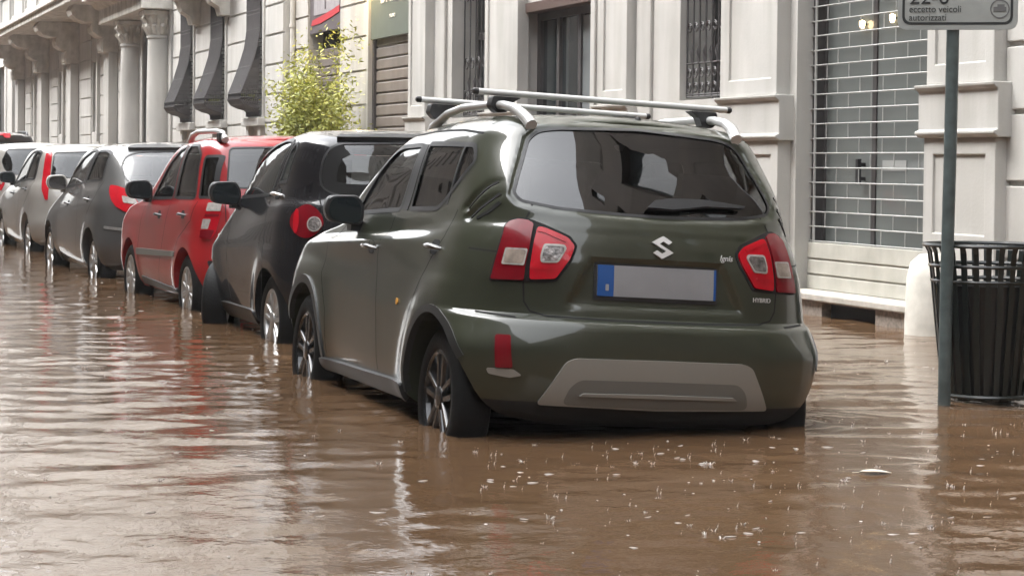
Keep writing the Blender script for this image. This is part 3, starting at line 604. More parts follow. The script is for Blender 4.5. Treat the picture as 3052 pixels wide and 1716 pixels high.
def floating_leaf(x, y, ang, L, m, label):
    bm = bmesh.new(); n_ = 8; up_, dn = [], []
    for k in range(n_ + 1):
        t = k / n_; w = L * .24 * math.sin(math.pi * t ** .85); z = .006 + .006 * math.sin(math.pi * t) - .004 * t
        up_.append(bm.verts.new((L * (t - .5), w, z + .005))); dn.append(bm.verts.new((L * (t - .5), -w, z + .004)))
    md = [bm.verts.new((L * (k / n_ - .5), 0, .004 + .006 * math.sin(math.pi * k / n_))) for k in range(n_ + 1)]
    for k in range(n_):
        for a, b in ((up_, md), (md, dn)): bm.faces.new((a[k], b[k], b[k + 1], a[k + 1]))
    tube(bm, [(-L * .5, 0, .006), (-L * .72, .01, .004)], .0018, 5)
    o = tag(obj('leaf', bm, m, None, smooth=60), label, 'leaf', 'leaves floating on the flood'); o.location = (x, y, 0); o.rotation_euler = (0, 0, ang)
M['pale_leaf'] = mat('pale_leaf', (0.55, 0.52, 0.44), .5)
floating_leaf(3.955, 7.295, -.35, .12, M['pale_leaf'], 'pale slender leaf floating on the water to the right of the olive SUV')

# ------------------------------------------------------------------ car builder
def pchip(xs, Y, xq):
    """monotone cubic through rows Y (K,...) at xs, sampled at xq"""
    xs = np.array(xs, float); h = np.diff(xs); hh = h.reshape(-1, *([1] * (Y.ndim - 1)))
    dl = np.diff(Y, axis=0) / hh; D = np.zeros_like(Y)
    with np.errstate(divide='ignore', invalid='ignore'):
        w1 = 2 * hh[1:] + hh[:-1]; w2 = hh[1:] + 2 * hh[:-1]
        m = (w1 + w2) / (w1 / dl[:-1] + w2 / dl[1:])
    m = np.where(dl[:-1] * dl[1:] > 0, m, 0); D[1:-1] = np.nan_to_num(m); D[0] = dl[0]; D[-1] = dl[-1]
    i = np.clip(np.searchsorted(xs, xq, 'right') - 1, 0, len(xs) - 2)
    t = ((xq - xs[i]) / h[i]).reshape(-1, *([1] * (Y.ndim - 1))); H = hh[i]
    return ((1 + 2 * t) * (1 - t) ** 2 * Y[i] + t * (1 - t) ** 2 * H * D[i] + t * t * (3 - 2 * t) * Y[i + 1] + t * t * (t - 1) * H * D[i + 1])
def resample(P, n):
    s = np.r_[0, np.cumsum(np.linalg.norm(np.diff(P, axis=0), axis=1))]; q = np.linspace(0, s[-1], n)
    return np.c_[np.interp(q, s, P[:, 0]), np.interp(q, s, P[:, 1])]
def outline(yr, yf, w, wf, wb, Lr, nr, Lf, nf, cnt):
    """half plan outline from rear centre to front centre (x>=0): rear cap, side, front cap"""
    t = np.linspace(0, math.pi / 2, 400)
    a = np.c_[w * np.sin(t) ** (2 / nr), yr + Lr - Lr * np.cos(t) ** (2 / nr)]
    c = np.c_[wf * np.cos(t) ** (2 / nf), yf - Lf + Lf * np.sin(t) ** (2 / nf)]
    s = np.linspace(0, 1, 60); b = np.c_[w + (wf - w) * s * s * (3 - 2 * s) + wb * np.sin(math.pi * s), yr + Lr + (yf - Lf - yr - Lr) * s]
    return np.r_[resample(a, cnt[0]), resample(b, cnt[1])[1:], resample(c, cnt[2])[1:]]
def poly_sd(P, poly):
    """signed distance of points (n,2) to polygon, negative inside"""
    poly = np.array(poly, float); d = np.full(len(P), 1e9); ins = np.zeros(len(P), bool)
    for a, b in zip(poly, np.roll(poly, -1, 0)):
        e = b - a; w = P - a; t = np.clip((w @ e) / (e @ e), 0, 1); d = np.minimum(d, np.linalg.norm(w - t[:, None] * e, axis=1))
        c = ((a[1] <= P[:, 1]) & (b[1] > P[:, 1])) | ((b[1] <= P[:, 1]) & (a[1] > P[:, 1]))
        with np.errstate(divide='ignore', invalid='ignore'): xi = a[0] + (P[:, 1] - a[1]) / (b[1] - a[1]) * (b[0] - a[0])
        ins ^= c & (P[:, 0] < xi)
    return np.where(ins, -d, d)
def sstep(x): x = np.clip(x, 0, 1); return x * x * (3 - 2 * x)
def body_mesh(sp):
    cnt = sp.get('cnt', (36, 60, 24)); dz = sp.get('dz', 0.02); key = []; zk = []
    for r in sp['rows']:
        # (z_rear, z_front, z_arch, y_rear, y_front, w_rear, w_front, side_bulge)
        zr, zf, za, yr, yf, w, wf, wb = r[:8]; Lr, nr, Lf, nf = r[8] if len(r) > 8 else sp['caps']
        o = outline(yr, yf, w, wf, wb, Lr, nr, Lf, nf, cnt); s = (o[:, 1] - yr) / (yf - yr)
        key.append(np.c_[o, zr + (zf - zr) * s + za * 4 * s * (1 - s)])
    key = np.array(key)
    d = np.linalg.norm(np.diff(key, axis=0), axis=2); d = np.percentile(d, 35, axis=1) + .15 * d.max(axis=1); xs = np.r_[0, np.cumsum(d)]
    q = np.unique(np.r_[xs, *[np.linspace(a, b, max(2, int((b - a) / dz) + 1)) for a, b in zip(xs, xs[1:])]])
    G = pchip(xs, key, q)                                   # rows x P x 3
    K, P, _ = G.shape
    X, Yc, Z = G[..., 0], G[..., 1], G[..., 2]
    wmax = np.maximum(X.max(axis=1, keepdims=True), .1); sf = np.clip(X / wmax, 0, 1) ** 6
    for (yc, zc, ra, amp, sg, zmax) in sp.get('flares', []):
        r = np.hypot(Yc - yc, Z - zc); f = amp * np.where(r < ra, 1, np.exp(-((r - ra) / sg) ** 2)) * sstep((zmax - Z) / .08)
        X += f * sf
    for (poly, dep, soft) in sp.get('rear_dents', []):
        for sg in (1,):
            sdv = poly_sd(np.c_[X.ravel(), Z.ravel()], poly).reshape(X.shape)
            Yc += dep * sstep(-sdv / soft + .5) * (Yc < sp['L'] * .4)
    for (poly, dep, soft) in sp.get('side_dents', []):
        sdv = poly_sd(np.c_[Yc.ravel(), Z.ravel()], poly).reshape(X.shape); X -= dep * sstep(-sdv / soft + .5) * sf
    nL = 2 * P - 2; V = []; F = []
    for k in range(K):
        V += [(-X[k, i], Yc[k, i], Z[k, i]) for i in range(P)] + [(X[k, i], Yc[k, i], Z[k, i]) for i in range(P - 2, 0, -1)]
    for k in range(K - 1):
        for i in range(nL):
            j = (i + 1) % nL; F.append((k * nL + i, (k + 1) * nL + i, (k + 1) * nL + j, k * nL + j))
    def cap(k, crown, flip):
        base = k * nL; MM = 14; rows = []
        for i in range(P):
            if i in (0, P - 1): rows.append([base + i] * (MM + 1)); continue
            l, r = base + i, base + nL - i; row = [l]; env = min(1, 4 * i / P, 4 * (P - 1 - i) / P)
            for m in range(1, MM):
                t = m / MM; V.append((V[l][0] * (1 - t) + V[r][0] * t, V[l][1], V[l][2] + crown * env * (1 - (2 * t - 1) ** 2))); row.append(len(V) - 1)
            rows.append(row + [r])
        for i in range(P - 1):
            for m in range(MM):
                f = [rows[i][m], rows[i + 1][m], rows[i + 1][m + 1], rows[i][m + 1]]; g = []
                for v in f:
                    if v not in g: g.append(v)
                if len(g) > 2: F.append(tuple(g[::-1] if flip else g))
    cap(K - 1, sp.get('crown', .03), False); cap(0, 0, True)
    bm = bmesh.new(); bv = [bm.verts.new(v) for v in V]
    for f in F: bm.faces.new([bv[i] for i in f])
    bmesh.ops.recalc_face_normals(bm, faces=bm.faces)
    return bm
class Frame:
    """projection frame: azimuth a of the viewing direction (0 = seen from behind, 90 = seen from the left, 180 = from the front)"""
    def __init__(s, a):
        s.d = Vector((math.sin(R(a)), math.cos(R(a)), 0)); s.u = Vector((math.cos(R(a)), -math.sin(R(a)), 0)); s.mir = False
    def org(s, u, v, k=6): return s.u * u + Vector((0, 0, v)) - s.d * k
def hit(bvh, fr, u, v, off=0.0):
    h, n, i, dist = bvh.ray_cast(fr.org(u, v), fr.d)
    if h is None:
        h, n, i, dist = bvh.find_nearest(fr.org(u, v, 0.6))
    if n.dot(fr.d) > 0: n = -n
    return h + n * off, n
def mirror_pts(vs): return [(-p[0], p[1], p[2]) for p in vs]
def fill2d(poly, step):
    pts = []
    for a, b in zip(poly, poly[1:] + poly[:1]):
        L = math.dist(a, b); n = max(1, int(L / step))
        pts += [(a[0] + (b[0] - a[0]) * k / n, a[1] + (b[1] - a[1]) * k / n) for k in range(n)]
    nb = len(pts); us = [p[0] for p in pts]; vs = [p[1] for p in pts]
    g = np.array([(u, v) for u in np.arange(min(us), max(us), step) for v in np.arange(min(vs), max(vs), step)])
    if len(g):
        sdv = poly_sd(g, pts); pts = pts + [tuple(p) for p in g[sdv < -step * .55]]
    V, E, F, *_ = geometry.delaunay_2d_cdt([Vector(p) for p in pts], [(i, (i + 1) % nb) for i in range(nb)], [list(range(nb))], 1, 1e-6)
    return [tuple(v) for v in V], F, nb
def patch(name, bvh, fr, poly, off, m, parent, thick=0.0, step=.03, mir=False):
    V2, F, nb = fill2d(poly, step); H = [hit(bvh, fr, *p, off) for p in V2]; V = [tuple(h[0]) for h in H]; F = [tuple(f) for f in F]
    if thick:
        ec = {}
        for f in F:
            for a, b in zip(f, f[1:] + f[:1]): ec[tuple(sorted((a, b)))] = ec.get(tuple(sorted((a, b))), 0) + 1
        nv = {}
        for (a, b), c in list(ec.items()):
            if c == 1:
                for q in (a, b):
                    if q not in nv: V.append(tuple(H[q][0] - H[q][1] * thick)); nv[q] = len(V) - 1
                F.append((a, b, nv[b], nv[a]))
    if mir: V = mirror_pts(V)
    bm = bmesh.new(); bv = [bm.verts.new(v) for v in V]
    for f in F:
        try: bm.faces.new([bv[i] for i in f])
        except ValueError: pass
    bmesh.ops.recalc_face_normals(bm, faces=bm.faces)
    d = -fr.d if not mir else Vector((fr.d.x, -fr.d.y, 0))
    if sum(f.normal.dot(d) for f in bm.faces) < 0: bmesh.ops.reverse_faces(bm, faces=bm.faces)
    return obj(name, bm, m, parent, smooth=35)
def ribbon(bvh, fr, path, width, off, closed=False, step=.03, mir=False, bm=None, thick=0.0):
    """thin strip laid on the body along a 2-D path; adds to bm"""
    bm = bm or bmesh.new(); pts = []; P = path + ([path[0]] if closed else [])
    for a, b in zip(P, P[1:]):
        n = max(1, int(math.dist(a, b) / step)); pts += [(a[0] + (b[0] - a[0]) * k / n, a[1] + (b[1] - a[1]) * k / n) for k in range(n)]
    if not closed: pts.append(P[-1])
    N = len(pts); L = []
    for i, p in enumerate(pts):
        a = pts[(i - 1) % N] if closed or i else p; b = pts[(i + 1) % N] if closed or i < N - 1 else p
        dx, dy = b[0] - a[0], b[1] - a[1]; l = math.hypot(dx, dy) or 1; nx, ny = -dy / l * width / 2, dx / l * width / 2
        q = [hit(bvh, fr, p[0] + nx, p[1] + ny, off), hit(bvh, fr, p[0] - nx, p[1] - ny, off)]
        r = [h[0] for h in q] + ([h[0] - h[1] * thick for h in q] if thick else [])
        L.append([bm.verts.new((-v.x if mir else v.x, v.y, v.z)) for v in r])
    for i in range(N if closed else N - 1):
        a, b = L[i], L[(i + 1) % N]; f = [bm.faces.new((a[0], b[0], b[1], a[1]))]
        if thick: f += [bm.faces.new((a[0], a[2], b[2], b[0])), bm.faces.new((a[1], b[1], b[3], a[3]))]
        for k in f:
            k.normal_update()
    d = -fr.d if not mir else Vector((fr.d.x, -fr.d.y, 0))
    for f in bm.faces:
        f.normal_update()
        if not thick and f.normal.dot(d) < 0: f.normal_flip()
    return bm
def cut_body(bm, cutters, mats, name, parent, smooth=32):
    """body with openings: the wheel wells keep a dark liner, window tunnels are removed"""
    o = obj(name, bm, mats, parent)
    c = bpy.data.meshes.new('cutter'); cutters.to_mesh(c); cutters.free(); co = bpy.data.objects.new('cutter', c); COL.objects.link(co); co.parent = parent
    for k in mats: c.materials.append(k)
    md = o.modifiers.new('cut', 'BOOLEAN'); md.operation = 'DIFFERENCE'; md.object = co; md.solver = 'EXACT'; md.use_self = True; md.material_mode = 'INDEX'
    dg = bpy.context.evaluated_depsgraph_get(); me = bpy.data.meshes.new_from_object(o.evaluated_get(dg))
    old = o.data; o.modifiers.clear(); o.data = me; bpy.data.meshes.remove(old); bpy.data.objects.remove(co); bpy.data.meshes.remove(c)
    b2 = bmesh.new(); b2.from_mesh(me); bmesh.ops.delete(b2, geom=[f for f in b2.faces if f.material_index == 1], context='FACES'); b2.to_mesh(me); b2.free()
    me.materials.clear()
    for k in mats: me.materials.append(k)
    me.polygons.foreach_set('use_smooth', [True] * len(me.polygons)); me.set_sharp_from_angle(angle=R(smooth)); me.update()
    return o
def wheel(parent, x, y, z, sgn, r, w, rr, style):
    """sgn -1 = left wheel (outer face towards -x); x = plane of the outer sidewall"""
    k = -sgn                                                # direction inward
    prof = [(rr * .98, .012), (rr + .006, .002), (rr + .02, 0.0), ((r + rr) / 2, -.004), (r - .03, .004), (r - .008, .018), (r, .035), (r + .001, w * .5), (r, w - .035), (r - .01, w - .015), (r - .04, w), (rr, w - .01), (rr * .9, w - .02)]
    bm = bmesh.new(); lathe(bm, prof, 'x', (0, 0, 0), 44, k)
    t = obj('wheel', bm, M['tyre'], parent, smooth=40); t.location = (x, y, z)
    bm = bmesh.new(); rm = M['rim_black'] if style == 'black' else M['rim_silver']
    lathe(bm, [(rr, .008), (rr - .012, .004), (rr - .022, .012), (rr - .035, .06), (rr - .05, .12), (.03, .13)], 'x', (0, 0, 0), 44, k)
    ns = {'black': 5, 'five': 5, 'nine': 9, 'disc': 12}[style]
    for q in range(ns):
        a = 2 * math.pi * q / ns + .3
        if style in ('black', 'five'): offs = (-.20, .20); wi, wo = .016, .018
        elif style == 'nine': offs = (0,); wi, wo = .014, .022
        else: offs = (0,); wi, wo = .018, .032
        for f in offs:
            ca, sa = math.cos(a), math.sin(a); ob, ot = Vector((-sa, ca)), Vector((ca, sa)); a2 = a + f; ot2 = Vector((math.cos(a2), math.sin(a2)))
            p0, p1 = ot * .045 + ob * (.02 if f > 0 else -.02 if f < 0 else 0), ot2 * (rr - .012)
            dd = (p1 - p0).normalized(); nn = Vector((-dd.y, dd.x)); vs = []
            for p, ww, h in ((p0, wi, .012), (p1, wo, .010)):
                for s2, h2 in ((-1, h + .012), (-.6, h), (.6, h), (1, h + .012)):
                    e = p + nn * ww * s2; vs.append(bm.verts.new((k * h2, e.x, e.y)))
            for i in range(3): bm.faces.new((vs[i], vs[i + 1], vs[i + 5], vs[i + 4]))
            bm.faces.new((vs[0], vs[4], bm.verts.new(vs[4].co + Vector((k * .03, 0, 0))), bm.verts.new(vs[0].co + Vector((k * .03, 0, 0)))))
            bm.faces.new((vs[3], vs[7], bm.verts.new(vs[7].co + Vector((k * .03, 0, 0))), bm.verts.new(vs[3].co + Vector((k * .03, 0, 0)))))
    lathe(bm, [(.052, .03), (.05, .008), (.03, .004), (.0005, .003)], 'x', (0, 0, 0), 20, k)
    bmesh.ops.recalc_face_normals(bm, faces=bm.faces)
    o = obj('rim', bm, rm, t, smooth=35)
    return t
def seat_part(root, x, y, z, h=.62, w=.46):
    bm = bmesh.new()
    prism(bm, fillet([(y, z), (y + .12, z), (y - .02, z + h), (y - .12, z + h)], .05), lambda a, b: (x - w / 2, a, b), lambda a, b: (x + w / 2, a, b))
    prism(bm, fillet([(y + .05, z), (y + .52, z + .04), (y + .52, z - .1), (y, z - .12)], .05), lambda a, b: (x - w / 2, a, b), lambda a, b: (x + w / 2, a, b))
    s = obj('seat', bm, M['seat'], root, smooth=40)
    bm = bmesh.new(); prism(bm, fillet([(y - .12, z + h + .03), (y - .04, z + h + .03), (y - .06, z + h + .2), (y - .14, z + h + .2)], .03), lambda a, b: (x - .13, a, b), lambda a, b: (x + .13, a, b))
    obj('headrest', bm, M['seat'], s, smooth=40)
S90, REAR, FRONT = Frame(90), Frame(0), Frame(180)
# side outlines are given as (y, z): for Frame(90) u = -y
def sy(poly): return [(-p[0], p[1]) for p in poly]
def build_car(sp):
    root = thing(sp['name'], sp['label'], 'car', sp['T'], sp.get('group', 'cars parked nose to tail in the flood'))
    root.rotation_euler = (0, R(sp.get('roll', 0)), R(sp.get('yaw', 0)))
    if sp.get('roll'): root.rotation_mode = 'XYZ'
    bm = body_mesh(sp); bvh = BVHTree.FromBMesh(bm)
    cut = bmesh.new()
    def prism_cut(poly, fr, k0, k1, mi):
        n0 = len(cut.faces); cut.faces.ensure_lookup_table()
        f0 = lambda u, v: fr.u * u + Vector((0, 0, v)) + fr.d * k0; f1 = lambda u, v: fr.u * u + Vector((0, 0, v)) + fr.d * k1
        a = [cut.verts.new(f0(*p)) for p in poly]; b = [cut.verts.new(f1(*p)) for p in poly]; n = len(poly)
        fs = [cut.faces.new(a), cut.faces.new(b[::-1])] + [cut.faces.new((a[i], b[i], b[(i + 1) % n], a[(i + 1) % n])) for i in range(n)]
        bmesh.ops.recalc_face_normals(cut, faces=fs)
        for f in fs: f.material_index = mi
    for (yw, zw, ra) in sp['wells']:
        circ = [(ra * math.cos(t), ra * math.sin(t)) for t in np.linspace(0, 2 * math.pi, 48, endpoint=False)]
        for sg in (-1, 1):
            vs = [[cut.verts.new((sg * xx, yw + c[0], zw + c[1])) for c in circ] for xx in (.50, 1.2)]
            fs = [cut.faces.new(vs[0]), cut.faces.new(vs[1])] + [cut.faces.new((vs[0][i], vs[0][(i + 1) % 48], vs[1][(i + 1) % 48], vs[1][i])) for i in range(48)]
            bmesh.ops.recalc_face_normals(cut, faces=fs)
            for f in fs: f.material_index = 2
    for w in sp['side_windows']:
        p = sy(fillet(w['poly'], w.get('r', .03)))
        prism_cut(p, S90, -1.3, -.5, 1)
        prism_cut([(-u, v) for u, v in p], Frame(270), -1.3, -.5, 1)
    rw = fillet(sp['rear_window'], sp.get('rear_r', .07)); prism_cut(rw, REAR, -1, sp.get('rear_cut', .75), 1)
    if 'windshield' in sp: prism_cut(fillet(sp['windshield'], .05), FRONT, -sp['L'] - .5, -sp['L'] * .42, 1)
    body = cut_body(bm, cut, [sp['paint'], M['gap'], M['dark']], 'body', root)
    if sp.get('dark_z'):                                     # black lower valance
        for f in body.data.polygons:
            if f.material_index == 0 and f.center.z < sp['dark_z'][0] and f.center.y < sp['dark_z'][1]: f.material_index = 2
    # glass
    for w in sp['side_windows']:
        p = sy(fillet(w['poly'], w.get('r', .03)))
        for mir in (False, True):
            wo_ = patch('window', bvh, S90, p, -.006, w.get('mat', M['glass']), root, mir=mir, step=.05)
            obj('window_seal', ribbon(bvh, S90, p, .022, .003, True, mir=mir), M['black_plastic'], wo_)
    wo_ = patch('rear_window', bvh, REAR, rw, -.003, sp.get('rear_glass', M['glass_rear']), root, step=.05)
    obj('window_seal', ribbon(bvh, REAR, rw, .012, .0015, True), M['black_plastic'], wo_)
    if 'windshield' in sp: patch('windshield', bvh, FRONT, fillet(sp['windshield'], .05), -.004, M['glass'], root, step=.06)
    # panel gaps
    for fr, path, closed in sp.get('gaps', []):
        for mir in ((False, True) if fr is S90 else (False,)):
            obj('panel_gap', ribbon(bvh, fr, sy(path) if fr is S90 else path, sp.get('gapw', .007), .0012, closed, mir=mir), M['gap'], root)
    last = {}
    for q in sp.get('patches', []):
        nm, fr, poly, off, m = q[:5]; kw = q[5] if len(q) > 5 else {}
        for mir in ((False, True) if kw.get('mirror', True) else (False,)):
            par = last.get((kw.get('under'), mir), root) if kw.get('under') else root
            o = patch(nm, bvh, fr, sy(fillet(poly, kw.get('r', .015))) if fr is S90 else fillet(poly, kw.get('r', .015)), off, m, par, thick=kw.get('thick', .02), mir=mir, step=kw.get('step', .03))
            last[(nm, mir)] = o; last.setdefault((nm, False), o)
    for nm, fr, path, width, off, m, kw in sp.get('strips', []):
        mirs = (False, True) if kw.get('mirror', fr is S90) else (False,)
        for mir in mirs:
            b = ribbon(bvh, fr, sy(path) if fr is S90 else path, width, off, kw.get('closed', False), mir=mir, thick=kw.get('thick', .01))
            bmesh.ops.recalc_face_normals(b, faces=b.faces); obj(nm, b, m, root, smooth=35)
    for (y, z) in sp.get('handles', []):
        for mir in (False, True):
            p, n = hit(bvh, S90, -y, z); sg = 1 if mir else -1; x = sg * abs(p.x)
            hb = bmesh.new(); tube(hb, [(x - sg * .01, y - .085, z - .008), (x + sg * .028, y - .06, z), (x + sg * .034, y, z + .004), (x + sg * .028, y + .06, z), (x - sg * .01, y + .085, z - .008)], [.010, .014, .015, .014, .010], 8, flat=.75)
            ho = obj('door_handle', hb, sp.get('handle_mat', sp['paint']), root, smooth=50)
            patch('handle_recess', bvh, S90, fillet([(-y - .055, z - .035), (-y + .055, z - .035), (-y + .055, z + .03), (-y - .055, z + .03)], .03), .001, M['gap'], ho, mir=mir)
    if 'mirror' in sp:
        y, z, s = sp['mirror'];
        for sg in (-1, 1):
            p, n = hit(bvh, S90, -y, z); x = sg * (abs(p.x) + .02)
            hb = bmesh.new()
            prof = fillet([(0, -.085), (.20, -.07), (.235, .0), (.21, .085), (.03, .095), (-.01, .02)], .04)
            secs = []
            for yy, sc in ((-.055, .93), (-.045, 1.0), (.02, .98), (.07, .8), (.10, .45)):
                secs.append([hb.verts.new((x + sg * ((a - .11) * sc + .11) * s, y + yy * s, z + .03 + (b * sc) * s)) for a, b in prof])
            for A, Bq in zip(secs, secs[1:]):
                for i in range(len(A)): hb.faces.new((A[i], A[(i + 1) % len(A)], Bq[(i + 1) % len(A)], Bq[i]))
            hb.faces.new(secs[0][::-1]); hb.faces.new(secs[-1])
            box(hb, min(x - sg * .06, x + sg * .05), max(x - sg * .06, x + sg * .05), y - .01, y + .07, z - .07, z - .02)
            bmesh.ops.recalc_face_normals(hb, faces=hb.faces)
            mo = obj('side_mirror', hb, sp.get('mirror_mat', M['black_plastic']), root, smooth=40)
            gb = bmesh.new(); prism(gb, [((a - .11) * .82 + .11, b * .82) for a, b in prof], lambda a, b: (x + sg * a * s, y - .058 * s, z + .03 + b * s), lambda a, b: (x + sg * a * s, y - .062 * s, z + .03 + b * s))
            obj('mirror_glass', gb, M['chrome'] if sp.get('bright_mirror') else M['window_glass'], mo)
    for (yw, zw, r, xo, w, rr, style) in sp['wheels']:
        for sg in (-1, 1): wheel(root, sg * xo, yw, zw, sg, r, w, rr, style)
    for (x, y, z) in sp.get('seats', []): seat_part(root, x, y, z)
    if 'steer' in sp:
        y, z = sp['steer']; bm = bmesh.new()
        tube(bm, [(-.36 + .185 * math.cos(t), y - .185 * .35 * math.sin(t), z + .185 * .93 * math.sin(t)) for t in np.linspace(0, 2 * math.pi, 25)], .016, 8, False)
        box(bm, -.52, -.20, y - .01, y + .03, z - .02, z + .02)
        obj('steering_wheel', bm, M['black_plastic'], root, smooth=50)
        bm = bmesh.new(); prism(bm, fillet([(y + .08, z - .45), (y + .05, z + .0), (y + .25, z + .04), (y + .75, z - .02), (y + .75, z - .45)], .05), lambda a, b: (-.62, a, b), lambda a, b: (.62, a, b))
        obj('dashboard', bm, M['seat'], root, smooth=40)
    return root, bvh

# ------------------------------------------------------------------ car shapes
def arch(yc, zc, r, a0=-12, a1=192, n=26):
    return [(yc + r * math.cos(R(a)), zc + r * math.sin(R(a))) for a in np.linspace(a0, a1, n)]
OLIVE = dict(name='small_suv', L=3.70, T=(3.549, 8.478, -0.208), roll=3.0, paint=M['olive'], crown=.032, dz=.013, cnt=(80, 110, 30), caps=(.5, 2.8, .5, 2.8),
    rows=[(.24, .24, 0, .16, 3.52, .75, .72, .02, (.45, 3.2, .5, 2.8)), (.285, .27, 0, .07, 3.62, .808, .77, .01, (.45, 3.2, .5, 2.8)), (.40, .40, 0, .015, 3.68, .838, .80, .01, (.45, 3.2, .5, 2.8)), (.55, .55, 0, 0, 3.70, .845, .82, 0, (.44, 3.2, .5, 2.8)),
          (.655, .66, 0, .004, 3.69, .845, .82, 0), (.685, .70, 0, .025, 3.68, .842, .82, 0), (.705, .72, 0, .072, 3.66, .84, .82, 0), (.86, .80, 0, .082, 3.62, .835, .81, 0),
          (1.0, .86, 0, .10, 3.55, .805, .80, .024), (1.06, .92, 0, .12, 3.38, .785, .765, 0), (1.10, 1.00, 0, .14, 2.96, .768, .745, .01), (1.16, 1.06, 0, .17, 2.84, .752, .725, .01, (.45, 2.9, .4, 3.0)),
          (1.445, 1.41, .015, .37, 2.16, .665, .64, .01, (.40, 3.1, .38, 3.0)), (1.503, 1.47, .02, .41, 2.02, .615, .58, .01, (.36, 3.1, .36, 2.8)), (1.538, 1.50, .025, .48, 1.92, .54, .51, 0, (.3, 3, .36, 2.8))],
    flares=[(.53, .305, .40, .028, .14, .88), (2.97, .305, .40, .024, .14, .85)],
    wells=[(.53, .305, .37), (2.97, .305, .37)], wheels=[(.53, .305, .305, .822, .165, .21, 'black'), (2.97, .305, .305, .822, .165, .21, 'black')])

BLACKCAR = dict(name='microcar', L=2.70, T=(3.886, 13.228, -0.174), roll=1.0, yaw=2.0, paint=M['black_paint'], crown=.025, dz=.02, cnt=(50, 70, 24), caps=(.45, 2.7, .5, 2.7),
    rows=[(.22, .22, 0, .10, 2.55, .72, .68, .02), (.30, .30, 0, .03, 2.62, .79, .75, .01), (.55, .50, 0, 0, 2.66, .82, .79, 0), (.75, .68, 0, .01, 2.65, .83, .79, 0), (.92, .80, 0, .03, 2.5, .82, .77, 0),
          (1.04, .92, 0, .05, 2.28, .795, .75, 0), (1.09, 1.0, 0, .07, 2.16, .765, .735, .01), (1.42, 1.40, .02, .15, 1.46, .665, .64, .01, (.36, 3, .36, 2.8)), (1.475, 1.44, .025, .22, 1.34, .61, .57, .01, (.34, 3, .36, 2.8)), (1.50, 1.46, .03, .32, 1.24, .54, .50, 0, (.3, 3, .34, 2.8))],
    flares=[(.55, .295, .36, .02, .12, .82), (2.36, .295, .36, .015, .1, .8)],
    wells=[(.55, .295, .335), (2.36, .295, .335)], wheels=[(.55, .295, .295, .80, .185, .20, 'five'), (2.36, .295, .295, .78, .175, .20, 'nine')])
REDCAR = dict(name='hatchback', L=3.45, T=(3.897, 16.409, -0.16), yaw=2.8, paint=M['red_paint'], crown=.025, dz=.022, cnt=(44, 70, 20), caps=(.38, 3.2, .45, 2.8),
    rows=[(.25, .24, 0, .12, 3.30, .72, .68, .02), (.32, .32, 0, .03, 3.40, .77, .73, .01), (.50, .50, 0, 0, 3.45, .79, .76, .01), (.62, .60, 0, .02, 3.44, .79, .76, .01), (.85, .75, 0, .06, 3.38, .79, .76, .01),
          (.96, .88, 0, .08, 3.2, .78, .74, .01), (1.02, .98, 0, .10, 2.62, .76, .725, .01), (1.40, 1.40, .015, .22, 1.70, .655, .625, .01, (.32, 3.2, .36, 2.8)), (1.455, 1.44, .02, .27, 1.58, .60, .57, .01, (.3, 3.2, .36, 2.8)), (1.48, 1.46, .025, .36, 1.48, .53, .50, 0, (.28, 3.2, .34, 2.8))],
    flares=[(.50, .295, .37, .012, .08, .8), (2.68, .295, .37, .012, .08, .8)],
    wells=[(.50, .295, .345), (2.68, .295, .345)], wheels=[(.50, .295, .29, .775, .165, .195, 'disc'), (2.68, .295, .29, .76, .165, .195, 'disc')])
GREYCAR = dict(name='hatchback', L=4.03, T=(3.884, 21.02, -0.16), yaw=2.8, paint=M['grey_paint'], crown=.03, dz=.024, cnt=(44, 70, 20), caps=(.5, 2.5, .6, 2.5),
    rows=[(.24, .22, 0, .14, 3.85, .74, .68, .02), (.32, .32, 0, .04, 3.95, .80, .74, .01), (.50, .46, 0, 0, 4.03, .83, .78, .01), (.66, .60, 0, .02, 4.02, .83, .78, .01), (.85, .72, 0, .07, 3.90, .83, .77, .01),
          (1.0, .85, 0, .13, 3.60, .80, .74, .01), (1.08, .96, 0, .17, 3.22, .768, .72, .01), (1.38, 1.38, .03, .45, 2.32, .645, .61, .01, (.45, 2.6, .4, 2.8)), (1.43, 1.41, .03, .55, 2.18, .585, .55, .01, (.42, 2.6, .4, 2.8)), (1.45, 1.43, .03, .70, 2.08, .51, .48, 0, (.4, 2.6, .4, 2.8))],
    flares=[(.70, .30, .37, .015, .1, .8), (3.30, .30, .37, .015, .1, .8)],
    wells=[(.70, .30, .35), (3.30, .30, .35)], wheels=[(.70, .30, .30, .795, .185, .215, 'nine'), (3.30, .30, .30, .775, .185, .215, 'nine')])
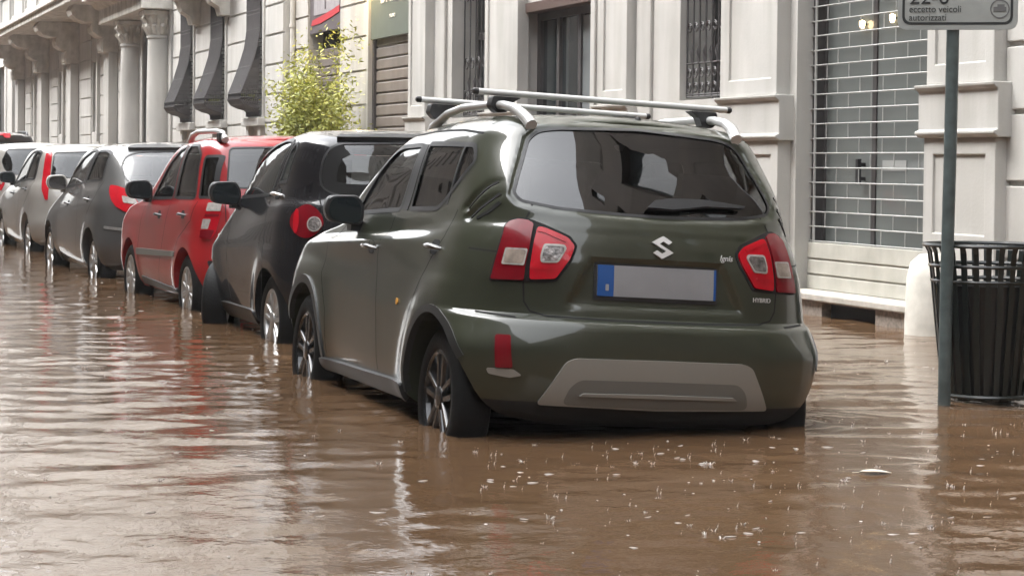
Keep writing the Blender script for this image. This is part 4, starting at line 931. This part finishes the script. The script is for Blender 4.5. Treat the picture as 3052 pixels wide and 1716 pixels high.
SILVERCAR = dict(name='hatchback', L=3.83, T=(3.936, 27.365, -0.16), yaw=2.5, paint=M['silver_paint'], crown=.03, dz=.03, cnt=(36, 56, 18), caps=(.38, 2.8, .55, 2.6),
    rows=[(.24, .22, 0, .12, 3.65, .73, .68, .02), (.32, .32, 0, .03, 3.76, .79, .74, .01), (.50, .46, 0, 0, 3.83, .81, .77, .01), (.64, .60, 0, .03, 3.82, .81, .77, .01), (.85, .72, 0, .07, 3.7, .81, .76, .01),
          (.98, .85, 0, .11, 3.40, .79, .74, .01), (1.05, .97, 0, .14, 2.85, .76, .71, .01), (1.40, 1.38, .03, .30, 1.90, .645, .60, .01, (.34, 2.9, .4, 2.8)), (1.45, 1.42, .03, .38, 1.78, .585, .54, .01, (.32, 2.9, .4, 2.8)), (1.47, 1.44, .03, .48, 1.68, .51, .47, 0, (.3, 2.9, .4, 2.8))],
    flares=[(.62, .30, .36, .012, .1, .8), (3.0, .30, .36, .012, .1, .8)],
    wells=[(.62, .30, .345), (3.0, .30, .345)], wheels=[(.62, .30, .295, .79, .175, .20, 'nine'), (3.0, .30, .295, .77, .175, .20, 'nine')])
# ---- BUILD CARS
def sym(half): return half + [(-x, z) for x, z in half[::-1] if abs(x) > 1e-6]
def seal_lights(): pass
# --- nearest car: olive green small suv
OLIVE.update(label='dark olive green small SUV with silver roof bars, nearest car in the flood',
    side_windows=[dict(poly=[(2.40, 1.062), (1.50, 1.10), (1.46, 1.412), (1.93, 1.405), (2.17, 1.27)], r=[.03, .03, .03, .12, .2]),
                  dict(poly=[(1.32, 1.107), (.86, 1.118), (.555, 1.33), (.625, 1.408), (1.33, 1.417)], mat=M['glass_dark'], r=[.03, .06, .03, .04, .03])],
    rear_window=sym([(0, 1.517), (.38, 1.497), (.455, 1.482), (.50, 1.445), (.53, 1.375), (.572, 1.285), (.60, 1.21), (.575, 1.176), (.42, 1.152), (.12, 1.141), (0, 1.140)]), rear_r=.04, dark_z=(.345, .55),
    windshield=[(-.60, 1.06), (.60, 1.06), (.52, 1.40), (-.52, 1.40)],
    rear_dents=[([(a * 1.035, (b - 1.32) * 1.075 + 1.318) for a, b in sym([(0, 1.517), (.38, 1.497), (.455, 1.482), (.50, 1.445), (.53, 1.375), (.572, 1.285), (.60, 1.21), (.575, 1.176), (.42, 1.152), (.12, 1.141), (0, 1.140)])], .016, .022), ([(-.30, .945), (.30, .945), (.40, .75), (-.40, .75)], .026, .03), ([(-.45, 1.07), (.45, 1.07), (.42, .95), (-.42, .95)], .006, .04)],
    side_dents=[([(.40, 1.255), (.36, 1.255), (.48, 1.12), (.52, 1.13)], .020, .03), ([(.36, 1.195), (.32, 1.2), (.44, 1.08), (.48, 1.09)], .020, .03)],
    gaps=[(REAR, sym([(.53, 1.165), (.57, 1.09), (.585, .84), (.58, .756), (.555, .717), (.49, .700), (.2, .695)]), False),
          (S90, [(1.46, .34), (1.52, .59), (1.59, .86), (1.545, 1.07)], False), (S90, [(1.0, .35), (.95, .55), (.87, .73), (.74, .86), (.62, 1.0), (.575, 1.12)], False),
          (S90, [(2.50, .33), (2.52, .55), (2.66, .74), (2.62, .9), (2.45, 1.03)], False), (S90, [(.35, .963), (.22, .955)], False),
          (REAR, [(.62, .69), (.76, .70)], False), (REAR, [(-.62, .69), (-.76, .70)], False)],
    patches=[('lamp_bezel', Frame(30), [(-.732, .832), (-.725, .88), (-.697, 1.02), (-.692, 1.068), (-.67, 1.094), (-.633, 1.105), (-.585, 1.10), (-.51, 1.076), (-.41, 1.038), (-.378, 1.0), (-.39, .94), (-.448, .845), (-.50, .838)], .004, M['gap'], dict(r=.01, thick=.01)),
             ('tail_light', Frame(30), [(-.722, .84), (-.715, .88), (-.689, 1.017), (-.684, 1.062), (-.666, 1.083), (-.633, 1.095), (-.591, 1.091), (-.566, 1.076), (-.571, .978), (-.581, .901), (-.582, .844)], .014, M['dark_red_lens'], dict(r=.008)),
             ('indicator_lens', Frame(30), [(-.669, .972), (-.576, .973), (-.586, .904), (-.68, .903)], .019, M['clear_lens'], dict(under='tail_light', r=.008)),
             ('lamp_bowl', Frame(30), [(-.662, .966), (-.582, .967), (-.592, .911), (-.671, .910)], .0205, M['amber_lens'], dict(under='tail_light', r=.012, thick=.003)),
             ('tail_light', Frame(30), [(-.548, 1.066), (-.518, 1.064), (-.42, 1.028), (-.39, .997), (-.401, .945), (-.455, .857), (-.560, .848), (-.562, .903), (-.556, .996)], .014, M['red_lens'], dict(r=.012)),
             ('reversing_lens', Frame(30), [(-.514, .998), (-.434, .998), (-.425, .982), (-.449, .923), (-.52, .919), (-.524, .949)], .020, M['clear_lens'], dict(under='tail_light', r=.012)),
             ('lamp_bowl', Frame(30), [(-.508, .990), (-.440, .990), (-.434, .978), (-.454, .931), (-.513, .927), (-.516, .950)], .0215, M['lamp_bowl'], dict(under='tail_light', r=.012, thick=.003)),
             ('light_rib', Frame(30), [(-.545, 1.056), (-.515, 1.054), (-.425, 1.020), (-.43, 1.008), (-.52, 1.043), (-.547, 1.045)], .018, M['red_lens'], dict(under='tail_light', r=.004, thick=.004)),
             ('light_rib', Frame(30), [(-.556, .903), (-.47, .903), (-.462, .893), (-.558, .893)], .018, M['red_lens'], dict(under='tail_light', r=.003, thick=.004)),
             ('rear_reflector', Frame(30), [(-.67, .612), (-.605, .614), (-.598, .551), (-.588, .483), (-.66, .481), (-.664, .546)], .012, M['dark_red_lens'], dict(r=.01, mirror=False)),
             ('bumper_vent', Frame(30), [(-.70, .475), (-.588, .478), (-.55, .452), (-.60, .440), (-.69, .452)], .006, M['skid'], dict(r=.01, thick=.008, mirror=False)),
             ('skid_plate', REAR, sym([(0, .537), (.385, .535), (.425, .518), (.528, .338), (0, .328)]), .014, M['skid'], dict(mirror=False, r=.02)),
             ('skid_recess', REAR, sym([(0, .450), (.36, .448), (.40, .415), (.425, .343), (0, .336)]), .0155, M['skid_in'], dict(mirror=False, r=.03, thick=.001, under='skid_plate')),
             ('skid_ledge', REAR, sym([(0, .397), (.34, .394), (.36, .383), (0, .383)]), .026, M['skid'], dict(mirror=False, r=.006, under='skid_plate')),
             ('plate_holder', REAR, sym([(0, .935), (.285, .935), (.285, .778), (0, .778)]), .006, M['black_plastic'], dict(mirror=False, r=.01, thick=.02)),
             ('number_plate', REAR, sym([(0, .925), (.272, .925), (.272, .795), (0, .795)]), .014, M['plate'], dict(mirror=False, r=.006, thick=.008)),
             ('plate_band', REAR, [(-.272, .925), (-.20, .925), (-.20, .795), (-.272, .795)], .016, M['plate_blue'], dict(mirror=False, r=.004, thick=.003, under='number_plate')),
             ('plate_band', REAR, [(.262, .925), (.272, .925), (.272, .795), (.262, .795)], .016, M['plate_blue'], dict(mirror=False, r=.002, thick=.003, under='number_plate')),
             ('plate_mark', REAR, [(-.236, .845), (-.222, .845), (-.222, .818), (-.236, .818)], .0175, M['plate'], dict(mirror=False, r=.003, thick=.002, under='number_plate')),
             ('emblem', REAR, [(.015 + x * .050, 1.010 + z * .048) for x, z in [(.1, 1.0), (.9, .48), (.55, .25), (.1, .52), (-.28, .30), (.98, -.42), (-.1, -1.0), (-.9, -.48), (-.55, -.25), (-.1, -.52), (.28, -.30), (-.98, .42)]], .012, M['emblem'], dict(mirror=False, r=.003, thick=.008, step=.012)),
             ('wiper', REAR, [(-.04, 1.166), (.0, 1.196), (.07, 1.208), (.22, 1.212), (.44, 1.196), (.42, 1.186), (.24, 1.184), (.08, 1.162)], .03, M['black_plastic'], dict(mirror=False, r=.008, thick=.018)),
             ('side_skirt', S90, [(2.60, .305), (.93, .335), (.93, .262), (2.60, .256)], .024, M['clad'], dict(r=.02, thick=.04))],
    strips=[('arch_trim', S90, arch(.53, .305, .386, -2, 148), .034, .006, M['clad'], dict(thick=.03)), ('arch_trim', S90, arch(2.97, .305, .388, 24, 184), .045, .010, M['clad'], dict(thick=.03)),
            ('pillar_slot', S90, [(.365, 1.252), (.40, 1.225), (.48, 1.132)], .015, .004, M['gap'], dict(thick=.01)), ('pillar_slot', S90, [(.33, 1.2), (.375, 1.15), (.445, 1.092)], .015, .004, M['gap'], dict(thick=.01)), ('pillar_slot', S90, [(.315, 1.163), (.343, 1.122), (.392, 1.09)], .015, .004, M['gap'], dict(thick=.01)),
            ('roof_channel', S90, [(.62, 1.462), (.9, 1.478), (1.4, 1.478), (1.85, 1.462)], .010, .001, M['gap'], dict(thick=.003)),
            ('window_bar', S90, [(.757, 1.14), (.752, 1.41)], .022, .002, M['black_plastic'], dict(thick=.006)),
            ('window_bar', S90, [(1.41, 1.10), (1.40, 1.415)], .10, .003, M['black_plastic'], dict(thick=.006))],
    handles=[(1.711, .914), (.698, .953)], mirror=(2.17, 1.045, .86), seats=[(-.36, 1.15, .50), (.36, 1.15, .50), (-.36, .55, .52), (.36, .55, .52)], steer=(1.93, .97))
og, obvh = build_car(OLIVE)
for sg in (-1, 1):
    bm = bmesh.new(); tube(bm, [(sg * .488, .45, 1.505), (sg * .492, .48, 1.525), (sg * .502, .54, 1.555), (sg * .51, .63, 1.582), (sg * .515, .76, 1.597), (sg * .515, .95, 1.602), (sg * .515, 1.35, 1.597), (sg * .51, 1.62, 1.572), (sg * .505, 1.85, 1.515), (sg * .50, 1.9, 1.48)], [.027, .027, .025, .022, .02, .019, .019, .02, .024, .028], 12)
    obj('roof_rail', bm, M['alu'], og, smooth=50)
for yb, zb, hl in ((.85, 1.655, .615), (1.80, 1.642, .60)):
    bm = bmesh.new(); tube(bm, [(-hl, yb, zb), (hl, yb, zb)], .017, 12, flat=.85); cb = obj('roof_bar', bm, M['alu'], og, smooth=40)
    for sg in (-1, 1):
        bm = bmesh.new(); tube(bm, [(sg * (hl - .004), yb, zb), (sg * (hl + .014), yb, zb), (sg * (hl + .022), yb, zb)], [.0185, .0185, .010], 12, flat=.85); obj('end_cap', bm, M['black_plastic'], cb, smooth=40)
        bm = bmesh.new(); xr = sg * .513; zt = zb - .017
        prism(bm, fillet([(xr - sg * .10, zt), (xr + sg * .035, zt), (xr + sg * .045, zt - .045), (xr + sg * .015, zt - .075), (xr - sg * .035, zt - .07), (xr - sg * .05, zt - .03)], .012), lambda a, b: (a, yb - .035, b), lambda a, b: (a, yb + .035, b))
        obj('bar_foot', bm, M['black_plastic'], cb, smooth=40)
bm = bmesh.new(); lathe(bm, [(.016, 0), (.015, .02), (.008, .03), (.0005, .032)], 'z', (.04, .53, 1.548), 12); obj('washer_nozzle', bm, M['black_plastic'], og, smooth=40)
def badge(s, x, z, size, shear=0):
    h, n = hit(obvh, REAR, x, z, .004)
    ax = Vector((1, 0, 0)); ax = (ax - n * ax.dot(n)).normalized(); ay = n.cross(ax); mt = Matrix((ax, ay, n)).transposed().to_4x4(); mt.translation = h
    return text('badge', s, size, M['emblem'], og, mt, .0015, shear=shear)
badge('Ignis', .285, .968, .036, .3); badge('HYBRID', .455, .797, .028)
def on_car(root, bvh, y, z, poly, name, m, label, cat, off=.006):
    rm = Matrix.Translation(root.location) @ root.rotation_euler.to_matrix().to_4x4()
    o = patch(name, bvh, S90, sy([(y + a, z + b) for a, b in poly]), off, m, None, thick=.004, step=.008); o.data.transform(rm); return tag(o, label, cat)
on_car(og, obvh, 1.156, .681, [(.016, .004), (.008, .016), (-.012, .012), (-.02, -.002), (-.006, -.014), (.01, -.012)], 'leaf', M['orange'], 'small orange leaf stuck to the rear door of the olive SUV', 'leaf')

# --- black two-seater
BLACKCAR.update(label='black two-seat microcar with round red tail light, in front of the olive SUV',
    side_windows=[dict(poly=[(1.84, 1.06), (1.62, 1.22), (1.30, 1.36), (1.05, 1.43), (.80, 1.455), (.60, 1.452), (.745, 1.13), (.80, 1.095)], r=.03),
                  dict(poly=[(.65, 1.175), (.47, 1.187), (.44, 1.40), (.50, 1.44), (.545, 1.40)], r=.02)],
    rear_window=sym([(0, 1.452), (.467, 1.436), (.529, 1.405), (.569, 1.342), (.590, 1.24), (.585, 1.158), (.52, 1.115), (0, 1.10)]), rear_r=.03, rear_cut=.5, rear_glass=M['glass'],
    windshield=[(-.62, 1.05), (.62, 1.05), (.54, 1.38), (-.54, 1.38)],
    gaps=[(S90, [(.72, .30), (.66, .5), (.63, .66), (.68, .85), (.74, 1.06)], False), (S90, [(1.72, .36), (1.80, .6), (1.86, .85), (1.84, 1.03)], False), (REAR, sym([(.60, 1.10), (.58, .80), (.50, .74), (.1, .73)]), False), (S90, [(2.52, .66), (2.25, .72), (2.0, .92)], False)],
    patches=[('tail_light', Frame(30), [(-.672 + .098 * math.cos(t) * (1 + .12 * math.cos(2 * t)), .937 + .104 * math.sin(t)) for t in np.linspace(0, 6.1, 16)], .02, M['dark_red_lens'], dict(r=.02)),
             ('reversing_lens', Frame(30), [(-.618 + .046 * math.cos(t), .922 + .048 * math.sin(t)) for t in np.linspace(0, 6, 12)], .030, M['clear_lens'], dict(under='tail_light', r=.02)),
             ('light_rib', Frame(30), [(-.735 + .018 * math.cos(t), .937 + .078 * math.sin(t)) for t in np.linspace(0, 6, 12)], .026, M['red_lens'], dict(under='tail_light', r=.01)),
             ('lamp_bowl', Frame(30), [(-.617 + .038 * math.cos(t), .922 + .040 * math.sin(t)) for t in np.linspace(0, 6, 12)], .032, M['lamp_bowl'], dict(under='tail_light', r=.01, thick=.004)),
             ('rear_visor', REAR, sym([(0, 1.480), (.45, 1.470), (.48, 1.455), (0, 1.462)]), .03, M['black_plastic'], dict(mirror=False, r=.006, thick=.04)),
             ('lower_bumper', REAR, sym([(0, .50), (.60, .48), (.66, .30), (0, .28)]), .008, M['black_plastic'], dict(mirror=False, r=.04)),
             ('side_sill', S90, [(2.0, .33), (.93, .33), (.93, .24), (2.0, .23)], .012, M['clad'], dict(r=.02)),
             ('side_repeater', S90, [(2.16, .80), (2.10, .80), (2.10, .78), (2.16, .78)], .006, M['amber_lens'], dict(r=.006))],
    strips=[('glass_border', REAR, sym([(0, 1.415), (.43, 1.405), (.49, 1.37), (.525, 1.30), (.54, 1.23), (.53, 1.165), (.46, 1.14), (0, 1.135)]), .085, .001, M['gap'], dict(thick=.002)),
            ('window_bar', S90, [(.73, 1.14), (.575, 1.45)], .035, .002, M['black_plastic'], dict(thick=.006))],
    handles=[(.60, 1.105)], handle_mat=M['rim_silver'], mirror=(1.80, 1.055, .95), seats=[(-.33, .95, .52), (.33, .95, .52)], steer=(1.45, .98))
bk_, _b = build_car(BLACKCAR)
for w_ in bk_.children:
    if w_.name.startswith('wheel') and w_.location.y > 1.5: w_.rotation_euler = (0, 0, -.45)          # front wheels turned towards the kerb
# --- red hatchback
REDCAR.update(label='red five-door hatchback with tall tail light and roof rails, behind the black microcar',
    side_windows=[dict(poly=[(1.90, .995), (1.80, 1.08), (1.538, 1.275), (1.293, 1.394), (1.05, 1.43), (1.06, 1.012)], r=.03), dict(poly=[(.93, 1.017), (.925, 1.435), (.64, 1.435), (.43, 1.36), (.33, 1.024)], r=.03),
                  dict(poly=[(.285, 1.03), (.36, 1.345), (.26, 1.35), (.19, 1.03)], mat=M['glass_dark'], r=.02)],
    rear_window=sym([(0, 1.425), (.493, 1.415), (.521, 1.237), (.535, 1.11), (0, 1.09)]), rear_r=.04, rear_cut=.5, windshield=[(-.60, 1.03), (.60, 1.03), (.52, 1.37), (-.52, 1.37)], rear_glass=M['glass_rear'],
    gaps=[(S90, [(.96, .28), (.84, .56), (.70, .70), (.33, .85), (.28, 1.0)], False), (S90, [(1.50, .30), (1.30, .63), (1.06, .96)], False), (REAR, sym([(.56, 1.10), (.56, .70), (.50, .66), (.1, .65)]), False), (S90, [(2.25, .32), (2.3, .6), (2.1, .94)], False)],
    patches=[('tail_light', Frame(30), [(-.681, 1.001), (-.567, 1.002), (-.574, .924), (-.604, .769), (-.641, .71), (-.732, .718), (-.719, .796)], .016, M['red_lens'], dict(r=.015)),
             ('indicator_lens', Frame(30), [(-.679, .985), (-.575, .985), (-.582, .925), (-.69, .925)], .022, M['clear_lens'], dict(under='tail_light', r=.008)),
             ('reversing_lens', Frame(30), [(-.710, .865), (-.650, .865), (-.668, .79), (-.722, .79)], .022, M['clear_lens'], dict(under='tail_light', r=.008)),
             ('light_rib', Frame(30), [(-.695, .905), (-.590, .905), (-.594, .885), (-.70, .885)], .021, M['dark_red_lens'], dict(under='tail_light', r=.004)),
             ('light_rib', Frame(30), [(-.724, .782), (-.620, .782), (-.645, .716), (-.732, .722)], .021, M['dark_red_lens'], dict(under='tail_light', r=.01)),
             ('door_moulding', S90, [(2.33, .565), (2.31, .510), (.80, .555), (.80, .595)], .012, M['skid_in'], dict(r=.01)),
             ('lower_bumper', REAR, sym([(0, .56), (.70, .55), (.68, .46), (0, .45)]), .01, M['black_plastic'], dict(mirror=False)),
             ('door_step', S90, [(2.22, .335), (.82, .30), (.82, .262), (2.22, .27)], .010, M['black_plastic'], dict(r=.01))],
    strips=[('window_bar', S90, [(.985, 1.01), (.975, 1.43)], .07, .002, M['black_plastic'], dict(thick=.006))],
    handles=[(1.425, .872), (.567, .894)], handle_mat=M['black_plastic'], mirror=(1.95, 1.03, .95), seats=[(-.33, 1.1, .50), (.33, 1.1, .50), (-.33, .45, .5), (.33, .45, .5)])
rr_, _b = build_car(REDCAR)
for sg in (-1, 1):
    bm = bmesh.new(); tube(bm, [(sg * .52, .30, 1.475), (sg * .525, .38, 1.53), (sg * .53, .55, 1.545), (sg * .53, 1.15, 1.545), (sg * .525, 1.35, 1.52), (sg * .52, 1.45, 1.47)], [.03, .024, .02, .02, .024, .03], 8); obj('roof_rail', bm, M['alu'], rr_, smooth=50)
    B_ = bmesh.new(); box(B_, sg * .53 - .03, sg * .53 + .03, .33, .42, 1.46, 1.53); obj('rail_foot', B_, M['black_plastic'], rr_, bevel=.008)
# --- grey hatchback
GREYCAR.update(label='dark grey rounded hatchback with wide rear window, between the red and silver cars',
    side_windows=[dict(poly=[(2.72, 1.015), (2.35, 1.19), (1.95, 1.33), (1.565, 1.402), (1.27, 1.408), (1.46, 1.078)], r=.03), dict(poly=[(1.28, 1.092), (1.09, 1.40), (.78, 1.402), (.66, 1.375), (.54, 1.117)], r=.03)],
    rear_window=sym([(0, 1.405), (.394, 1.393), (.514, 1.352), (.575, 1.256), (.555, 1.11), (.45, 1.072), (0, 1.05)]), rear_r=.06, windshield=[(-.60, 1.04), (.60, 1.04), (.50, 1.36), (-.50, 1.36)], rear_glass=M['glass'],
    gaps=[(S90, [(1.10, .30), (1.02, .56), (.85, .78), (.55, .95), (.50, 1.10)], False), (S90, [(1.55, .30), (1.40, .7), (1.44, 1.05)], False), (S90, [(2.75, .32), (2.8, .7), (2.6, .98)], False), (REAR, sym([(.5, 1.06), (.55, .9), (.5, .72), (.1, .70)]), False)],
    patches=[('tail_light', Frame(30), [(-.783, 1.065), (-.70, 1.055), (-.584, 1.022), (-.46, .888), (-.492, .796), (-.585, .807), (-.687, .861), (-.744, .922), (-.779, 1.0)], .014, M['red_lens'], dict(r=.025)),
             ('reversing_lens', Frame(30), [(-.638, .962), (-.509, .937), (-.468, .878), (-.614, .895)], .02, M['clear_lens'], dict(under='tail_light', r=.015)),
             ('bumper_moulding', Frame(30), [(-.80, .672), (-.60, .655), (-.60, .628), (-.80, .645)], .012, M['rim_silver'], dict(r=.008)),
             ('roof_spoiler', REAR, sym([(0, 1.452), (.42, 1.438), (.48, 1.41), (0, 1.415)]), .03, M['black_plastic'], dict(mirror=False, thick=.05))],
    strips=[('window_bar', S90, [(1.36, 1.085), (1.18, 1.405)], .075, .002, M['black_plastic'], dict(thick=.006))],
    handles=[(2.112, .859), (.871, .922)], mirror=(2.75, 1.03, .95), bright_mirror=True, mirror_mat=M['silver_paint'], seats=[(-.35, 1.5, .50), (.35, 1.5, .50), (-.35, .8, .5), (.35, .8, .5)])
build_car(GREYCAR)
# --- silver hatchback
SILVERCAR.update(label='silver beige hatchback with tall red pillar lights, behind the dark grey car',
    side_windows=[dict(poly=[(2.20, 1.01), (1.889, 1.187), (1.50, 1.32), (1.136, 1.392), (.76, 1.418), (1.14, 1.045)], r=.03), dict(poly=[(1.06, 1.055), (.68, 1.418), (.56, 1.415), (.465, 1.387), (.385, 1.059)], r=.03)],
    rear_window=sym([(0, 1.415), (.505, 1.395), (.56, 1.095), (0, 1.06)]), rear_r=.04, windshield=[(-.58, 1.04), (.58, 1.04), (.48, 1.36), (-.48, 1.36)], rear_glass=M['glass'],
    gaps=[(S90, [(1.05, .30), (.95, .56), (.82, .72), (.45, .9), (.37, 1.05)], False), (S90, [(1.45, .30), (1.30, .7), (1.12, 1.03)], False)],
    patches=[('tail_light', Frame(30), [(-.712, 1.39), (-.632, 1.398), (-.608, 1.048), (-.602, .806), (-.636, .805), (-.693, .939), (-.708, 1.047)], .014, M['red_lens'], dict(r=.02))],
    strips=[('window_bar', S90, [(1.10, 1.045), (.715, 1.42)], .06, .002, M['black_plastic'], dict(thick=.006))],
    handles=[(1.848, .872), (.745, .938)], handle_mat=M['black_plastic'], mirror=(2.16, 1.035, .9), seats=[(-.35, 1.3, .50), (.35, 1.3, .50)])
build_car(SILVERCAR)
# --- cream hatchback, half hidden
CREAMCAR = dict(SILVERCAR); CREAMCAR.update(label='cream hatchback with dark rear window, half hidden behind the silver car', T=(3.93, 32.985, -0.16), paint=M['cream_paint'], mirror_mat=M['black_plastic'])
CREAMCAR['rows'] = [tuple(list(r[:3]) + [r[3], r[4], r[5], r[6], r[7]] + list(r[8:])) for r in [(a[0], a[1], a[2], a[3], a[4], a[5], a[6], a[7], *a[8:]) for a in SILVERCAR['rows'][:7]]] + [
    (1.44, 1.40, .03, .26, 1.90, .645, .60, .01, (.34, 2.9, .4, 2.8)), (1.50, 1.45, .03, .33, 1.78, .585, .54, .01, (.32, 2.9, .4, 2.8)), (1.525, 1.47, .03, .43, 1.68, .51, .47, 0, (.3, 2.9, .4, 2.8))]
CREAMCAR['rear_window'] = sym([(0, 1.47), (.50, 1.455), (.585, 1.28), (.55, 1.15), (.46, 1.085), (0, 1.06)]); CREAMCAR['rear_glass'] = M['glass_rear']
CREAMCAR['patches'] = [('tail_light', Frame(30), [(-.72, 1.05), (-.60, 1.05), (-.56, .95), (-.60, .84), (-.70, .86)], .014, M['red_lens'], dict(r=.02)),
    ('reversing_lens', Frame(30), [(-.70, .98), (-.60, .98), (-.60, .93), (-.70, .93)], .02, M['amber_lens'], dict(under='tail_light', r=.01))]
build_car(CREAMCAR)
# --- dark suv
SUV = dict(name='large_suv', label='tall dark SUV with red brake light strip, farthest of the parked cars', L=4.5, T=(3.75, 38.0, -0.16), yaw=2.5, paint=M['charcoal_paint'], crown=.035, dz=.035, cnt=(36, 50, 18), caps=(.5, 2.8, .6, 2.8),
    rows=[(.30, .28, 0, .14, 4.35, .80, .74, .02), (.40, .38, 0, .04, 4.44, .86, .80, .01), (.60, .56, 0, 0, 4.5, .90, .84, .01), (.95, .85, 0, .06, 4.4, .90, .84, .01), (1.12, 1.02, 0, .10, 4.2, .88, .82, .01), (1.20, 1.12, 0, .13, 3.5, .84, .79, .01),
          (1.60, 1.60, .03, .33, 2.55, .70, .66, .01, (.4, 2.9, .4, 2.8)), (1.69, 1.66, .03, .30, 2.4, .64, .60, .01, (.38, 2.9, .4, 2.8)), (1.735, 1.70, .04, .42, 2.25, .55, .52, 0, (.36, 2.9, .4, 2.8))],
    wells=[(.90, .36, .42), (3.6, .36, .42)], wheels=[(.90, .36, .36, .86, .22, .24, 'five'), (3.6, .36, .36, .84, .22, .24, 'five')],
    side_windows=[dict(poly=[(3.0, 1.16), (2.5, 1.45), (2.1, 1.58), (1.62, 1.60), (1.66, 1.18)], r=.04), dict(poly=[(1.54, 1.19), (1.52, 1.60), (.85, 1.58), (.60, 1.22)], r=.04, mat=M['glass_dark'])],
    rear_window=sym([(0, 1.60), (.56, 1.58), (.66, 1.24), (0, 1.20)]), rear_r=.06,
    patches=[('tail_light', Frame(30), [(-.80, 1.18), (-.68, 1.18), (-.62, 1.0), (-.66, .92), (-.80, .92)], .014, M['red_lens'], dict(r=.03)),
             ('roof_spoiler', REAR, sym([(0, 1.715), (.52, 1.69), (.58, 1.63), (0, 1.635)]), .03, M['charcoal_paint'], dict(mirror=False, thick=.05)),
             ('brake_light', REAR, sym([(0, 1.712), (.24, 1.706), (.24, 1.688), (0, 1.692)]), .05, M['red_lens'], dict(mirror=False))])
ss, _b = build_car(SUV)
for sg in (-1, 1):
    bm = bmesh.new(); tube(bm, [(sg * .58, .60, 1.72), (sg * .59, .75, 1.775), (sg * .60, 1.6, 1.79), (sg * .585, 2.2, 1.74)], .02, 8); obj('roof_rail', bm, M['clad'], ss, smooth=50)
# ---- END CARS

# ------------------------------------------------------------------ rainy air
hm = bpy.data.materials.new('rain_haze'); hm.use_nodes = True; hn = hm.node_tree; hn.nodes.clear()
ho_ = hn.nodes.new('ShaderNodeOutputMaterial'); hv = hn.nodes.new('ShaderNodeVolumePrincipled'); hv.inputs['Color'].default_value = (0.92, 0.93, 0.94, 1); hv.inputs['Density'].default_value = 0.0009; hv.inputs['Anisotropy'].default_value = 0.2
hn.links.new(hv.outputs[0], ho_.inputs['Volume'])
hz = obj('haze', B((-16, 16, -45, 130, -1.5, 26)), hm); hz['kind'] = 'stuff'; hz['label'] = 'thin grey rain haze filling the street'
